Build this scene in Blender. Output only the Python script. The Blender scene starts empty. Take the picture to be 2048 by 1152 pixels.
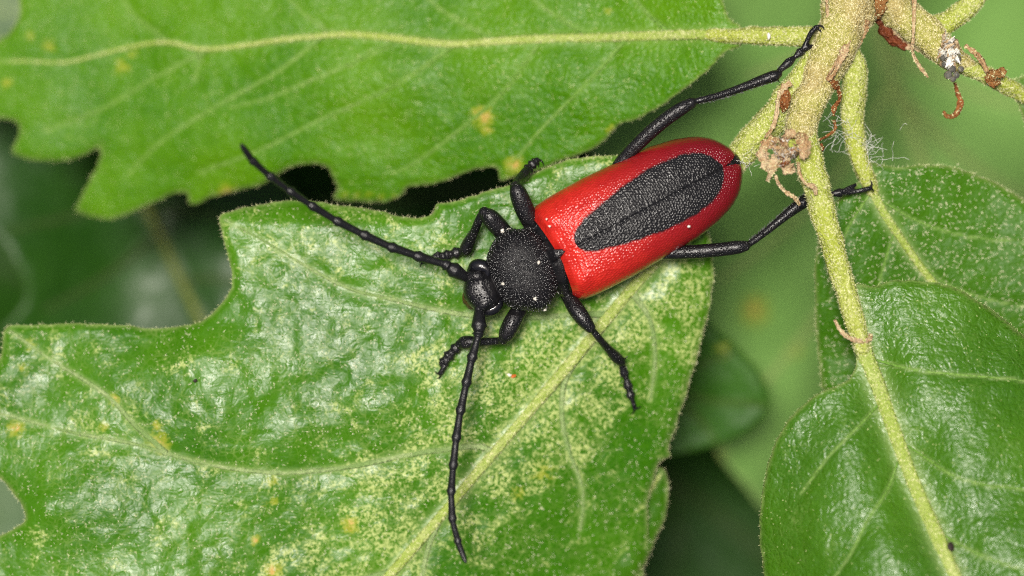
import bpy, math, random
import numpy as np
from mathutils import Vector

# ------------------------------------------------------------------ camera, sky, sun, exposure
MM = 0.001                      # everything is modelled in millimetres and stored in metres
D0 = 237.0                      # camera height above the datum plane (mm)
S = 35.9                        # photograph pixels per millimetre on the datum plane
sc = bpy.context.scene
col = sc.collection

cd = bpy.data.cameras.new('camera')
cam = bpy.data.objects.new('camera', cd)
col.objects.link(cam)
cam.location = (0, 0, D0 * MM)
cam.rotation_euler = (0, 0, 0)
cd.sensor_width = 36.0
cd.lens = 36.0 * D0 * S / 2048.0
cd.clip_start = 0.005
cd.clip_end = 100.0
cd.dof.use_dof = True
cd.dof.focus_distance = (D0 - 2.6) * MM
cd.dof.aperture_fstop = cd.lens / 8.0
sc.camera = cam

SUN_DIR = Vector((-0.09, 0.10, 0.99)).normalized()
elev = math.asin(SUN_DIR.z)
azim = math.atan2(SUN_DIR.x, SUN_DIR.y)
world = bpy.data.worlds.new('World')
sc.world = world
world.use_nodes = True
wn = world.node_tree
sky = wn.nodes.new('ShaderNodeTexSky')
sky.sky_type = 'NISHITA'
sky.sun_disc = False
sky.sun_elevation = elev
sky.sun_rotation = azim
sky.dust_density = 7.0
sky.ozone_density = 0.2
sky.air_density = 0.6
bg = wn.nodes['Background']
wn.links.new(sky.outputs[0], bg.inputs[0])
bg.inputs[1].default_value = 0.05

sd = bpy.data.lights.new('sun', 'SUN')
sd.energy = 3.0
sd.angle = math.radians(11)
sd.color = (1.0, 0.95, 0.87)
sun = bpy.data.objects.new('sun', sd)
col.objects.link(sun)
sun.location = SUN_DIR * 2
sun.rotation_euler = SUN_DIR.to_track_quat('Z', 'Y').to_euler()

sc.view_settings.view_transform = 'Standard'
sc.view_settings.look = 'None'
sc.view_settings.gamma = 1.0
sc.view_settings.use_curve_mapping = False
sc.view_settings.exposure = 0.68
sc.cycles.use_denoising = False
sc.cycles.filter_width = 1.1
sc.cycles.max_bounces = 6
sc.cycles.diffuse_bounces = 3
sc.cycles.glossy_bounces = 3
sc.cycles.caustics_reflective = False
sc.cycles.caustics_refractive = False

R = random.Random(7)
rng = np.random.default_rng(11)

# ------------------------------------------------------------------ helpers
def W(px, py, z):
    """photograph pixel + height in mm above the datum -> point in mm"""
    px = np.asarray(px, float); py = np.asarray(py, float); z = np.asarray(z, float)
    k = (D0 - z) / D0
    return np.stack(np.broadcast_arrays((px - 1024) / S * k, (576 - py) / S * k, z), -1)

def mesh_obj(name, verts, faces, mat, parent=None, smooth=True, attrs=None):
    me = bpy.data.meshes.new(name)
    verts = np.asarray(verts, np.float32) * MM
    if isinstance(faces, np.ndarray):
        n, k = faces.shape
        me.vertices.add(len(verts)); me.vertices.foreach_set('co', verts.ravel())
        me.loops.add(n * k); me.loops.foreach_set('vertex_index', faces.astype(np.int32).ravel())
        me.polygons.add(n)
        me.polygons.foreach_set('loop_start', np.arange(0, n * k, k, dtype=np.int32))
        me.polygons.foreach_set('loop_total', np.full(n, k, np.int32))
        me.update(calc_edges=True)
    else:
        me.from_pydata(verts.tolist(), [], [list(map(int, f)) for f in faces])
    if smooth:
        me.polygons.foreach_set('use_smooth', np.ones(len(me.polygons), bool))
    for k, v in (attrs or {}).items():
        a = me.attributes.new(k, 'FLOAT', 'POINT')
        a.data.foreach_set('value', np.asarray(v, np.float32))
    me.validate()
    me.materials.append(mat)
    o = bpy.data.objects.new(name, me)
    col.objects.link(o)
    o.parent = parent
    return o

def tag(o, label=None, cat=None, group=None, kind=None):
    if label: o['label'] = label
    if cat: o['category'] = cat
    if group: o['group'] = group
    if kind: o['kind'] = kind
    return o

def empty(name, p):
    o = bpy.data.objects.new(name, None)
    col.objects.link(o)
    o.empty_display_size = 0.005
    return o

def _h(ix, iy, seed):
    n = (ix * 374761393 + iy * 668265263 + seed * 1442695041) & 0xffffffff
    n = ((n ^ (n >> 13)) * 1274126177) & 0xffffffff
    return ((n ^ (n >> 16)) & 0xffff) / 65535.0 * 2 - 1

def vnoise(x, y, seed=0):
    x = np.asarray(x, float); y = np.asarray(y, float)
    ix = np.floor(x).astype(np.int64); iy = np.floor(y).astype(np.int64)
    fx = x - ix; fy = y - iy
    fx = fx * fx * (3 - 2 * fx); fy = fy * fy * (3 - 2 * fy)
    a = _h(ix, iy, seed); b = _h(ix + 1, iy, seed); c = _h(ix, iy + 1, seed); d = _h(ix + 1, iy + 1, seed)
    return (a * (1 - fx) + b * fx) * (1 - fy) + (c * (1 - fx) + d * fx) * fy

def sstep(a, b, x):
    t = np.clip((np.asarray(x, float) - a) / (b - a), 0, 1)
    return t * t * (3 - 2 * t)

def catmull(P, n=8, closed=False):
    P = np.asarray(P, float)
    N = len(P)
    out = []
    rngi = range(N) if closed else range(N - 1)
    for i in rngi:
        if closed:
            p0, p1, p2, p3 = P[i - 1], P[i], P[(i + 1) % N], P[(i + 2) % N]
        else:
            p1, p2 = P[i], P[i + 1]
            p0 = P[i - 1] if i else 2 * p1 - p2
            p3 = P[i + 2] if i + 2 < N else 2 * p2 - p1
        d1 = max(np.linalg.norm((p1 - p0)[:2]), 1e-6) ** .5
        d2 = max(np.linalg.norm((p2 - p1)[:2]), 1e-6) ** .5
        d3 = max(np.linalg.norm((p3 - p2)[:2]), 1e-6) ** .5
        m1 = (p1 - p0) / d1 - (p2 - p0) / (d1 + d2) + (p2 - p1) / d2
        m2 = (p2 - p1) / d2 - (p3 - p1) / (d2 + d3) + (p3 - p2) / d3
        m1 = m1 * d2; m2 = m2 * d2
        t = np.linspace(0, 1, n, endpoint=False)[:, None]
        out.append((2 * t**3 - 3 * t**2 + 1) * p1 + (t**3 - 2 * t**2 + t) * m1 + (-2 * t**3 + 3 * t**2) * p2 + (t**3 - t**2) * m2)
    if not closed:
        out.append(P[-1:])
    return np.concatenate(out)

def sweep(P, rad, seg=12, flat=1.0, cap=True, up=(0, 0, 1), wob=0.0, seed=0):
    """tube through points P (mm) with radii rad (mm); flat squashes it along 'up'; caps are rounded"""
    P = np.asarray(P, float); rad = np.broadcast_to(np.asarray(rad, float), (len(P),)).copy()
    if cap:
        d0 = P[0] - P[1]; d0 /= np.linalg.norm(d0)
        d1 = P[-1] - P[-2]; d1 /= np.linalg.norm(d1)
        a = [(math.cos(x), math.sin(x)) for x in (0.15, 0.6, 1.05)]
        pre = [P[0] + d0 * rad[0] * c for c, s in a]; prer = [rad[0] * s for c, s in a]
        post = [P[-1] + d1 * rad[-1] * c for c, s in reversed(a)]; postr = [rad[-1] * s for c, s in reversed(a)]
        P = np.concatenate([pre, P, post]); rad = np.concatenate([prer, rad, postr])
    T = np.gradient(P, axis=0)
    T /= np.linalg.norm(T, axis=1)[:, None] + 1e-12
    u0 = np.asarray(up, float)
    V = []
    ang = np.linspace(0, 2 * np.pi, seg, endpoint=False)
    for i in range(len(P)):
        s = np.cross(T[i], u0)
        if np.linalg.norm(s) < 1e-3: s = np.cross(T[i], (1, 0.3, 0))
        s /= np.linalg.norm(s)
        n = np.cross(s, T[i])
        r = rad[i] * (1 + wob * vnoise(ang * 1.6 + seed, np.full(seg, i * .35), seed + 3))
        V.append(P[i] + np.outer(np.cos(ang) * r, s) + np.outer(np.sin(ang) * r * flat, n))
    V = np.concatenate(V)
    F = []
    N = len(P)
    for i in range(N - 1):
        for j in range(seg):
            k = (j + 1) % seg
            F.append((i * seg + j, (i + 1) * seg + j, (i + 1) * seg + k, i * seg + k))
    F.append(tuple(range(seg)))
    F.append(tuple((N - 1) * seg + j for j in range(seg))[::-1])
    return V, F

def joinm(parts):
    V, F, o = [], [], 0
    for v, f in parts:
        V.append(np.asarray(v, float)); F += [tuple(i + o for i in q) for q in f]; o += len(v)
    return np.concatenate(V), F

def pix_path(pts, n=6):
    """pts: (px, py, z mm, radius px) -> smooth path in mm and radii in mm"""
    c = catmull(np.asarray(pts, float), n)
    return W(c[:, 0], c[:, 1], c[:, 2]), c[:, 3] / S

# ------------------------------------------------------------------ node helpers
class NT:
    def __init__(self, name):
        self.m = bpy.data.materials.new(name)
        self.m.use_nodes = True
        self.t = self.m.node_tree
        self.p = self.t.nodes['Principled BSDF']
        self.out = self.t.nodes['Material Output']
        tc = self.t.nodes.new('ShaderNodeTexCoord')
        mp = self.t.nodes.new('ShaderNodeMapping')
        mp.inputs['Scale'].default_value = (1000, 1000, 1000)
        self.t.links.new(tc.outputs['Object'], mp.inputs[0])
        self.mm = mp.outputs[0]             # object coordinates in millimetres
    def n(self, kind, **kw):
        nd = self.t.nodes.new('ShaderNode' + kind)
        for k, v in kw.items(): setattr(nd, k, v)
        return nd
    def set(self, sock, v):
        if isinstance(v, bpy.types.NodeSocket): self.t.links.new(v, sock)
        elif isinstance(v, (tuple, list)) and len(v) == 3 and sock.type == 'RGBA': sock.default_value = (*v, 1)
        else: sock.default_value = v
    def noise(self, scale, detail=2, rough=0.5, vec=None, dist=0.0):
        nd = self.n('TexNoise')
        self.set(nd.inputs['Vector'], vec or self.mm)
        nd.inputs['Scale'].default_value = scale; nd.inputs['Detail'].default_value = detail
        nd.inputs['Roughness'].default_value = rough; nd.inputs['Distortion'].default_value = dist
        return nd.outputs[0]
    def voro(self, scale, feature='F1', vec=None, rand=1.0, out='Distance'):
        nd = self.n('TexVoronoi', feature=feature)
        self.set(nd.inputs['Vector'], vec or self.mm)
        nd.inputs['Scale'].default_value = scale; nd.inputs['Randomness'].default_value = rand
        return nd.outputs[out]
    def warp(self, scale, amount):
        nd = self.n('TexNoise')
        self.set(nd.inputs['Vector'], self.mm); nd.inputs['Scale'].default_value = scale
        s = self.n('VectorMath', operation='SUBTRACT'); self.set(s.inputs[0], nd.outputs['Color']); s.inputs[1].default_value = (.5, .5, .5)
        k = self.n('VectorMath', operation='SCALE'); self.set(k.inputs[0], s.outputs[0]); k.inputs['Scale'].default_value = amount
        a = self.n('VectorMath', operation='ADD'); self.set(a.inputs[0], self.mm); self.set(a.inputs[1], k.outputs[0])
        return a.outputs[0]
    def math(self, op, a, b=0.0, c=None, clamp=False):
        nd = self.n('Math', operation=op, use_clamp=clamp)
        self.set(nd.inputs[0], a); self.set(nd.inputs[1], b)
        if c is not None: self.set(nd.inputs[2], c)
        return nd.outputs[0]
    def ramp(self, x, lo, hi, a=0.0, b=1.0, smooth=True):
        nd = self.n('MapRange', interpolation_type='SMOOTHSTEP' if smooth else 'LINEAR')
        self.set(nd.inputs[0], x)
        for i, v in enumerate((lo, hi, a, b)): self.set(nd.inputs[i + 1], v)
        return nd.outputs[0]
    def mix(self, f, a, b):
        nd = self.n('Mix', data_type='RGBA')
        self.set(nd.inputs[0], f); self.set(nd.inputs[6], a); self.set(nd.inputs[7], b)
        return nd.outputs[2]
    def attr(self, name):
        return self.n('Attribute', attribute_name=name).outputs['Fac']
    def bump(self, h, strength, dist_mm, normal=None):
        nd = self.n('Bump')
        nd.inputs['Strength'].default_value = strength; nd.inputs['Distance'].default_value = dist_mm * MM
        self.set(nd.inputs['Height'], h)
        if normal: self.set(nd.inputs['Normal'], normal)
        return nd.outputs[0]
    def surf(self, base, rough=0.5, normal=None, spec=0.5, **kw):
        self.set(self.p.inputs['Base Color'], base); self.set(self.p.inputs['Roughness'], rough)
        self.set(self.p.inputs['Specular IOR Level'], spec)
        if normal: self.set(self.p.inputs['Normal'], normal)
        for k, v in kw.items(): self.set(self.p.inputs[k.replace('_', ' ')], v)
    def translucent(self, amount, colour):
        tr = self.n('BsdfTranslucent'); self.set(tr.inputs[0], colour)
        mx = self.n('MixShader'); mx.inputs[0].default_value = amount
        self.t.links.new(self.p.outputs[0], mx.inputs[1]); self.t.links.new(tr.outputs[0], mx.inputs[2])
        self.t.links.new(mx.outputs[0], self.out.inputs[0])

def leaf_material(name, dark, light, pale, mottle=0.5, fleck=0.3, net=0.5, rough=0.42, spec=0.35, bump=1.0, veincol=(0.28, 0.38, 0.13), trans=0.10, cell=1.0, rimcol=(0.36, 0.42, 0.16), axis=40.0):
    m = NT(name)
    w = m.warp(1.2, 0.40)
    big = m.noise(0.14, 3)
    base = m.mix(m.ramp(big, 0.3, 0.7), dark, light)
    base = m.mix(m.ramp(m.noise(3.2, 3, 0.65), 0.42, 0.72, 0.0, 0.45), base, light)
    # net of small veins
    e1 = m.voro(1.05 * cell, 'DISTANCE_TO_EDGE', w)
    e2 = m.voro(2.9 * cell, 'DISTANCE_TO_EDGE', w)
    l1 = m.ramp(e1, 0.0, 0.055, 1.0, 0.0); l2 = m.ramp(e2, 0.0, 0.10, 1.0, 0.0)
    lines = m.math('MAXIMUM', m.math('MULTIPLY', l1, 0.55 * net), m.math('MULTIPLY', l2, 0.5 * net))
    lines = m.math('MULTIPLY', lines, m.ramp(m.noise(0.35, 2), 0.35, 0.65, 0.1, 1.0))
    lines = m.math('MULTIPLY', lines, m.ramp(m.noise(3.0, 2), 0.35, 0.6, 0.35, 1.0))
    base = m.mix(lines, base, pale)
    # pale stippling left by sap suckers: ragged patches broken into dots
    patch = m.noise(0.62, 6, 0.74, dist=0.5)
    where = m.math('ADD', m.math('ADD', patch, m.math('MULTIPLY', m.math('SUBTRACT', m.noise(0.10, 2), 0.5), 0.35)), m.math('MULTIPLY', m.attr('mottle'), 0.13))
    mask = m.ramp(where, 0.578 - 0.06 * mottle, 0.72 - 0.06 * mottle)
    fine = m.ramp(m.noise(5.2, 4, 0.8), 0.46, 0.56)
    stip = m.math('MULTIPLY', m.math('MULTIPLY', mask, fine), mottle, clamp=True)
    base = m.mix(stip, base, pale)
    # stray flecks
    fl = m.ramp(m.voro(3.1, 'F1'), 0.10, 0.16, fleck, 0.0)
    base = m.mix(m.math('MULTIPLY', fl, m.ramp(m.noise(1.7, 1), 0.45, 0.6)), base, pale)
    # rust and yellow spots
    ra = m.math('ADD', m.attr('rust'), m.math('MULTIPLY', m.math('SUBTRACT', m.noise(2.6, 5, 0.75), 0.5), 2.4))
    has = m.ramp(m.attr('rust'), 0.06, 0.3)
    base = m.mix(m.math('MULTIPLY', m.math('MULTIPLY', m.ramp(ra, 0.15, 0.6), has), 0.5), base, (0.34, 0.36, 0.03))
    base = m.mix(m.math('MULTIPLY', m.math('MULTIPLY', m.ramp(ra, 0.65, 1.15), has), 0.8), base, (0.52, 0.30, 0.09))
    base = m.mix(m.math('MULTIPLY', m.attr('vein'), 0.8), base, veincol)
    base = m.mix(m.math('MULTIPLY', m.attr('rim'), 0.38), base, rimcol)
    # relief: sunken small veins, stretched wrinkles, grain
    mp = m.n('Mapping'); m.set(mp.inputs[0], w)
    mp.inputs['Rotation'].default_value = (0, 0, math.radians(axis)); mp.inputs['Scale'].default_value = (0.55, 2.2, 1.0)
    wr = m.noise(1.9, 4, 0.62, vec=mp.outputs[0], dist=0.4)
    h = m.math('ADD', m.math('ADD', m.math('MULTIPLY', m.ramp(e1, 0.0, 0.20), 0.30), m.math('MULTIPLY', m.ramp(e2, 0.0, 0.25), 0.25)), m.math('MULTIPLY', wr, 1.1))
    h = m.math('ADD', h, m.math('MULTIPLY', m.noise(6.0, 3, 0.6), 0.35))
    nrm = m.bump(h, 0.8 * bump, 0.10)
    m.surf(base, m.ramp(m.noise(1.3, 3), 0.3, 0.7, rough - 0.07, rough + 0.08), nrm, spec)
    m.translucent(trans, m.mix(0.5, base, (0.25, 0.45, 0.03)))
    return m.m

# ------------------------------------------------------------------ leaf builder
def scan_inside(poly, gx, gy):
    """even-odd test on a grid; returns bool (len(gy), len(gx))"""
    a = poly; b = np.roll(poly, -1, 0)
    out = np.zeros((len(gy), len(gx)), bool)
    for k, y in enumerate(gy):
        c = (a[:, 1] <= y) != (b[:, 1] <= y)
        xs = np.sort(a[c, 0] + (y - a[c, 1]) / (b[c, 1] - a[c, 1]) * (b[c, 0] - a[c, 0]))
        out[k] = (np.searchsorted(xs, gx) % 2) == 1
    return out

def seg_dist(P, Q, closed=False):
    """distance from points P (n,2) to polyline Q and the nearest points"""
    A = Q if closed else Q[:-1]
    B = np.roll(Q, -1, 0) if closed else Q[1:]
    best = np.full(len(P), 1e18); near = np.zeros_like(P); tt = np.zeros(len(P))
    AB = B - A; L = (AB**2).sum(1) + 1e-12
    for s in range(0, len(P), 4000):
        p = P[s:s + 4000, None]
        t = np.clip(((p - A) * AB).sum(2) / L, 0, 1)
        c = A + t[..., None] * AB
        d = ((p - c)**2).sum(2)
        k = d.argmin(1); r = np.arange(len(k))
        best[s:s + 4000] = d[r, k]; near[s:s + 4000] = c[r, k]; tt[s:s + 4000] = (k + t[r, k]) / len(A)
    return np.sqrt(best), near, tt

LEAFZ = {}
def make_leaf(name, outline, zf, mat, parent, midrib=None, laterals=(), step=6.0, thick=0.24, midr=(11, 3), latr=3.0, rust=(), rough_edge=2.0,
              veinmat=None, latmat=None, hair=None, hairdens=0.0, hairlen=0.13, fringe=0.0, fringemat=None, seed=1, mottle_mid=0.0, ridge=0.16):
    poly = catmull(outline, 8, True)
    k = np.arange(len(poly))
    poly = poly + np.stack([vnoise(poly[:, 0] / 14, poly[:, 1] / 14, seed), vnoise(poly[:, 0] / 14, poly[:, 1] / 14, seed + 9)], 1) * rough_edge
    lo = poly.min(0) - 2 * step; hi = poly.max(0) + 2 * step
    gx = np.arange(lo[0], hi[0], step); gy = np.arange(lo[1], hi[1], step)
    ins = scan_inside(poly, gx, gy)
    nx, ny = len(gx), len(gy)
    X, Y = np.meshgrid(gx, gy)
    P = np.stack([X.ravel(), Y.ravel()], 1)
    f = ins.ravel()
    cnt = ins[:-1, :-1].astype(int) + ins[1:, :-1] + ins[:-1, 1:] + ins[1:, 1:]
    cells = np.argwhere(cnt >= 2)
    i0 = cells[:, 0] * nx + cells[:, 1]
    quads = np.stack([i0 + nx, i0 + nx + 1, i0 + 1, i0], 1)
    used = np.unique(quads)
    # snap the border vertices onto the outline
    e = np.concatenate([quads[:, [0, 1]], quads[:, [1, 2]], quads[:, [2, 3]], quads[:, [3, 0]]])
    es = np.sort(e, 1)
    key = es[:, 0] * (nx * ny) + es[:, 1]
    _, inv, c = np.unique(key, return_inverse=True, return_counts=True)
    border = e[c[inv] == 1]
    bv = np.unique(border)
    P[bv] = seg_dist(P[bv], poly, True)[1]
    remap = -np.ones(nx * ny, np.int64); remap[used] = np.arange(len(used))
    P = P[used]; quads = remap[quads]; border = remap[border]
    de = seg_dist(P, poly, True)[0]
    vein = np.zeros(len(P)); relief = np.zeros(len(P)); dm = np.full(len(P), 1e3)
    mid = catmull(midrib, 6) if midrib is not None else None
    lats = [catmull(l, 6) for l in laterals]
    if mid is not None:
        dm, _, t = seg_dist(P, mid)
        r = midr[0] + (midr[1] - midr[0]) * t**.75
        vein = np.exp(-(dm / (r * 1.5))**2)
        relief = ridge * (1.2 * np.exp(-(dm / (r * 1.2))**2) - 1.0 * np.exp(-(dm / (r * 3.2))**2))
    for l in lats:
        d, _, t = seg_dist(P, l)
        vein = np.maximum(vein, 0.8 * np.exp(-(d / (latr * 1.6 * (1.25 - .6 * t)))**2))
        relief -= ridge * 0.55 * np.exp(-(d / (latr * 5))**2)
    edge = lambda d: -0.16 * np.exp(-(d / 7)**2)
    pillow = 0.05 * vnoise(P[:, 0] / 34, P[:, 1] / 34, seed + 5) + 0.03 * vnoise(P[:, 0] / 15, P[:, 1] / 15, seed + 6)
    z = zf(P[:, 0], P[:, 1]) + relief + edge(de) + pillow
    top = W(P[:, 0], P[:, 1], z)
    bot = top - np.array([0, 0, thick])
    n = len(P)
    rim = np.stack([border[:, 0] + n, border[:, 1] + n, border[:, 1], border[:, 0]], 1)
    V = np.concatenate([top, bot]); F = np.concatenate([quads, quads[:, ::-1] + n, rim])
    ru = np.zeros(n)
    for (x, y, s, a) in rust:
        s = s * .8
        ru = np.maximum(ru, a * np.exp(-(((P[:, 0] - x)**2 + (P[:, 1] - y)**2) / s**2)))
    mo = np.clip(mottle_mid * np.exp(-(dm / 210)**2), 0, 1)
    rimv = np.exp(-(de / 3.5)**2)
    two = lambda a: np.concatenate([a, a])
    o = mesh_obj(name, V, F, mat, parent, attrs={'vein': two(vein), 'rust': two(ru), 'mottle': two(mo), 'rim': two(rimv)})
    zs = lambda x, y: zf(x, y)
    if mid is not None:
        q = mid[::2]
        rr = (midr[0] + (midr[1] - midr[0]) * np.linspace(0, 1, len(q))**.75) / S
        p = W(q[:, 0], q[:, 1], zs(q[:, 0], q[:, 1]) - rr * 0.05)
        v, fc = sweep(p, rr, 12, 0.5, wob=0.12, seed=seed)
        mesh_obj('midrib', v, fc, veinmat or mat, o, attrs={})
        if hairdens: felt(o, v, fc, M['felt'], 45, 0.11)
    for i, l in enumerate(lats):
        q = l[::2]
        rr = latr * np.linspace(1.5, 0.5, len(q)) / S
        p = W(q[:, 0], q[:, 1], zs(q[:, 0], q[:, 1]) - ridge * 0.45)
        v, fc = sweep(p, rr, 8, 0.42, wob=0.15, seed=seed + i)
        mesh_obj('vein', v, fc, latmat or veinmat or mat, o)
    if hairdens:
        w = (hi - lo) / S
        N = int(hairdens * w[0] * w[1])
        pick = rng.random((N, 2)) * (hi - lo) + lo
        ix = np.clip(((pick[:, 0] - lo[0]) / step).astype(int), 0, nx - 1); iy = np.clip(((pick[:, 1] - lo[1]) / step).astype(int), 0, ny - 1)
        pick = pick[ins[iy, ix]]
        vis = (pick[:, 0] > -60) & (pick[:, 0] < 2110) & (pick[:, 1] > -60) & (pick[:, 1] < 1212)
        pick = pick[vis]
        gi = (((pick[:, 0] - lo[0]) / step).round().astype(int), ((pick[:, 1] - lo[1]) / step).round().astype(int))
        idx = remap[np.clip(gi[1], 0, ny - 1) * nx + np.clip(gi[0], 0, nx - 1)]
        ok = idx >= 0; idx = idx[ok]
        base = top[idx] + np.stack([rng.normal(0, .06, len(idx)), rng.normal(0, .06, len(idx)), np.full(len(idx), 0.004)], 1)
        hv, hf = stars(base, np.tile([0, 0, 1.0], (len(base), 1)), hairlen)
        h = mesh_obj('hair', hv, hf, hair, o, smooth=False); tag(h, kind='stuff')
    if fringe:
        a = top[border[:, 0]]; b = top[border[:, 1]]
        mid2 = (a + b) / 2
        vis = (np.abs(mid2[:, 0]) < 31) & (np.abs(mid2[:, 1]) < 18)
        a, b = a[vis], b[vis]
        reps = int(fringe)
        A = np.repeat(a, reps, 0); B = np.repeat(b, reps, 0)
        t = rng.random((len(A), 1))
        p = A + (B - A) * t
        tg = B - A; tg /= np.linalg.norm(tg, axis=1)[:, None] + 1e-9
        nr = np.stack([tg[:, 1], -tg[:, 0], np.zeros(len(tg))], 1)
        d = nr + rng.normal(0, .55, nr.shape) + np.array([0, 0, .25])
        d /= np.linalg.norm(d, axis=1)[:, None]
        L = (.03 + .24 * rng.random((len(p), 1))**2) * hairlen / .13
        sdv = np.cross(d, [0, 0, 1.0]); sdv /= np.linalg.norm(sdv, axis=1)[:, None] + 1e-9
        wv = 0.008
        V = np.stack([p - sdv * wv, p + sdv * wv, p + d * L], 1).reshape(-1, 3)
        h = mesh_obj('margin_hair', V, np.arange(len(V)).reshape(-1, 3), fringemat or hair, o, smooth=False); tag(h, kind='stuff')
    return o

def stars(base, nrm, L, rays=5, width=0.021, lift=(0.1, 0.7)):
    """star-shaped tufts of flat pointed hairs"""
    n = len(base)
    ref = np.where(np.abs(nrm[:, 2:3]) < .9, np.array([[0, 0, 1.0]]), np.array([[1.0, 0, 0]]))
    t1 = np.cross(nrm, ref); t1 /= np.linalg.norm(t1, axis=1)[:, None]
    t2 = np.cross(nrm, t1)
    V = []
    ph = rng.random(n) * 6.28
    size = rng.uniform(.35, 1.3, n)
    for k in range(rays):
        a = ph + k * 6.283 / rays + rng.normal(0, .4, n)
        el = rng.uniform(*lift, n)
        d = (np.cos(a) * np.cos(el))[:, None] * t1 + (np.sin(a) * np.cos(el))[:, None] * t2 + np.sin(el)[:, None] * nrm
        s = -np.sin(a)[:, None] * t1 + np.cos(a)[:, None] * t2
        l = (L * size * rng.uniform(.35, 1.25, n) * (rng.random(n) > .3))[:, None]
        V.append(np.stack([base - s * width / 2, base + s * width / 2, base + d * l], 1))
    V = np.concatenate(V).reshape(-1, 3)
    return V, np.arange(len(V)).reshape(-1, 3)

def felt(parent, v, f, mat, dens, L, name='felt_hair'):
    """dense tufts over a swept tube made of quads"""
    v = np.asarray(v)
    q = np.array([x for x in f if len(x) == 4])
    a, b, c, d = (v[q[:, i]] for i in range(4))
    nr = np.cross(c - a, d - b); ar = np.linalg.norm(nr, axis=1) / 2; nr /= 2 * ar[:, None] + 1e-12
    N = int(ar.sum() * dens)
    k = rng.choice(len(q), N, p=ar / ar.sum())
    s, t = rng.random((2, N, 1))
    p = (a[k] * (1 - s) + b[k] * s) * (1 - t) + (d[k] * (1 - s) + c[k] * s) * t
    hv, hf = stars(p, nr[k], L, rays=4, width=0.03, lift=(0.15, 1.1))
    h = mesh_obj(name, hv, hf, mat, parent, smooth=False)
    tag(h, kind='stuff')
    return h

# ------------------------------------------------------------------ materials
M = {}
M['leaf_main'] = leaf_material('leaf_main', (0.024, 0.108, 0.001), (0.052, 0.168, 0.002), (0.47, 0.54, 0.19), mottle=0.80, fleck=0.4, net=0.36, rough=0.28, spec=0.17, bump=0.24, axis=-8)
M['leaf_upper'] = leaf_material('leaf_upper', (0.040, 0.148, 0.001), (0.082, 0.215, 0.002), (0.28, 0.42, 0.09), mottle=0.25, fleck=0.6, net=0.12, rough=0.34, spec=0.22, bump=0.85, veincol=(0.19, 0.31, 0.06), axis=60)
M['leaf_side'] = leaf_material('leaf_side', (0.026, 0.100, 0.001), (0.042, 0.135, 0.002), (0.30, 0.42, 0.10), mottle=0.12, fleck=0.3, net=0.05, rough=0.42, spec=0.18, bump=0.45, axis=-30)
M['leaf_low'] = leaf_material('leaf_low', (0.032, 0.115, 0.002), (0.050, 0.152, 0.003), (0.30, 0.42, 0.12), mottle=0.25, fleck=0.2, net=0.16, rough=0.29, spec=0.55, bump=0.85, axis=25)
M['leaf_pale'] = leaf_material('leaf_pale', (0.155, 0.315, 0.065), (0.185, 0.355, 0.08), (0.30, 0.40, 0.12), mottle=0.1, fleck=0.0, net=0.1, rough=0.6, bump=0.3, veincol=(0.29, 0.40, 0.13))
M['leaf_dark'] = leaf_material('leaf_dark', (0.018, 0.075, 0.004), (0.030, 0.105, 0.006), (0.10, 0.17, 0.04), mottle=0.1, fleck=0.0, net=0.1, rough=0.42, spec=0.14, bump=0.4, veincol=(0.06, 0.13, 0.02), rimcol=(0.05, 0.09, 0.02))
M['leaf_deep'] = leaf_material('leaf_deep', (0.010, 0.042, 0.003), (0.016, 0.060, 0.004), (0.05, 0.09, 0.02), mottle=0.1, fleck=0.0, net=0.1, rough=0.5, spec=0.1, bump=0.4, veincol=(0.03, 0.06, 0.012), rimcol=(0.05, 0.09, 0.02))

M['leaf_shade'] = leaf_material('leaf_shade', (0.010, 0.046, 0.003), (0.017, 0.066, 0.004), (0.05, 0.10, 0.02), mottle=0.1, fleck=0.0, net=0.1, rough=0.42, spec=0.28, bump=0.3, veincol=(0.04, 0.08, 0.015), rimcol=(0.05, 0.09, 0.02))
M['leaf_grey'] = leaf_material('leaf_grey', (0.062, 0.118, 0.045), (0.080, 0.138, 0.056), (0.16, 0.2, 0.12), mottle=0.1, fleck=0.0, net=0.1, rough=0.5, spec=0.4, bump=0.3, veincol=(0.14, 0.18, 0.1))

def felted(name, a, b, c, rough=0.85):
    m = NT(name)
    base = m.mix(m.ramp(m.noise(3.5, 4, 0.7), 0.35, 0.65), a, b)
    base = m.mix(m.ramp(m.noise(0.30, 2), 0.4, 0.65, 0.0, 0.8), base, c)
    h = m.math('ADD', m.voro(6.5, 'F1'), m.noise(10, 3, 0.7))
    m.surf(base, rough, m.bump(h, 0.9, 0.12), 0.25)
    return m.m
M['petiole'] = felted('petiole', (0.30, 0.36, 0.05), (0.44, 0.49, 0.13), (0.34, 0.40, 0.05))
M['twig'] = felted('twig', (0.28, 0.28, 0.05), (0.43, 0.41, 0.13), (0.40, 0.31, 0.13))
M['vein'] = felted('vein', (0.26, 0.36, 0.06), (0.42, 0.49, 0.16), (0.28, 0.38, 0.06), 0.7)
M['vein_lat'] = felted('vein_lat', (0.20, 0.30, 0.10), (0.33, 0.42, 0.18), (0.16, 0.27, 0.07), 0.7)
M['vein_soft'] = felted('vein_soft', (0.12, 0.26, 0.03), (0.22, 0.36, 0.09), (0.12, 0.26, 0.03), 0.7)
M['vein_dim'] = felted('vein_dim', (0.24, 0.35, 0.09), (0.30, 0.41, 0.13), (0.24, 0.34, 0.09), 0.7)
M['vein_shade'] = felted('vein_shade', (0.045, 0.10, 0.012), (0.06, 0.12, 0.018), (0.045, 0.10, 0.012), 0.7)
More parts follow.
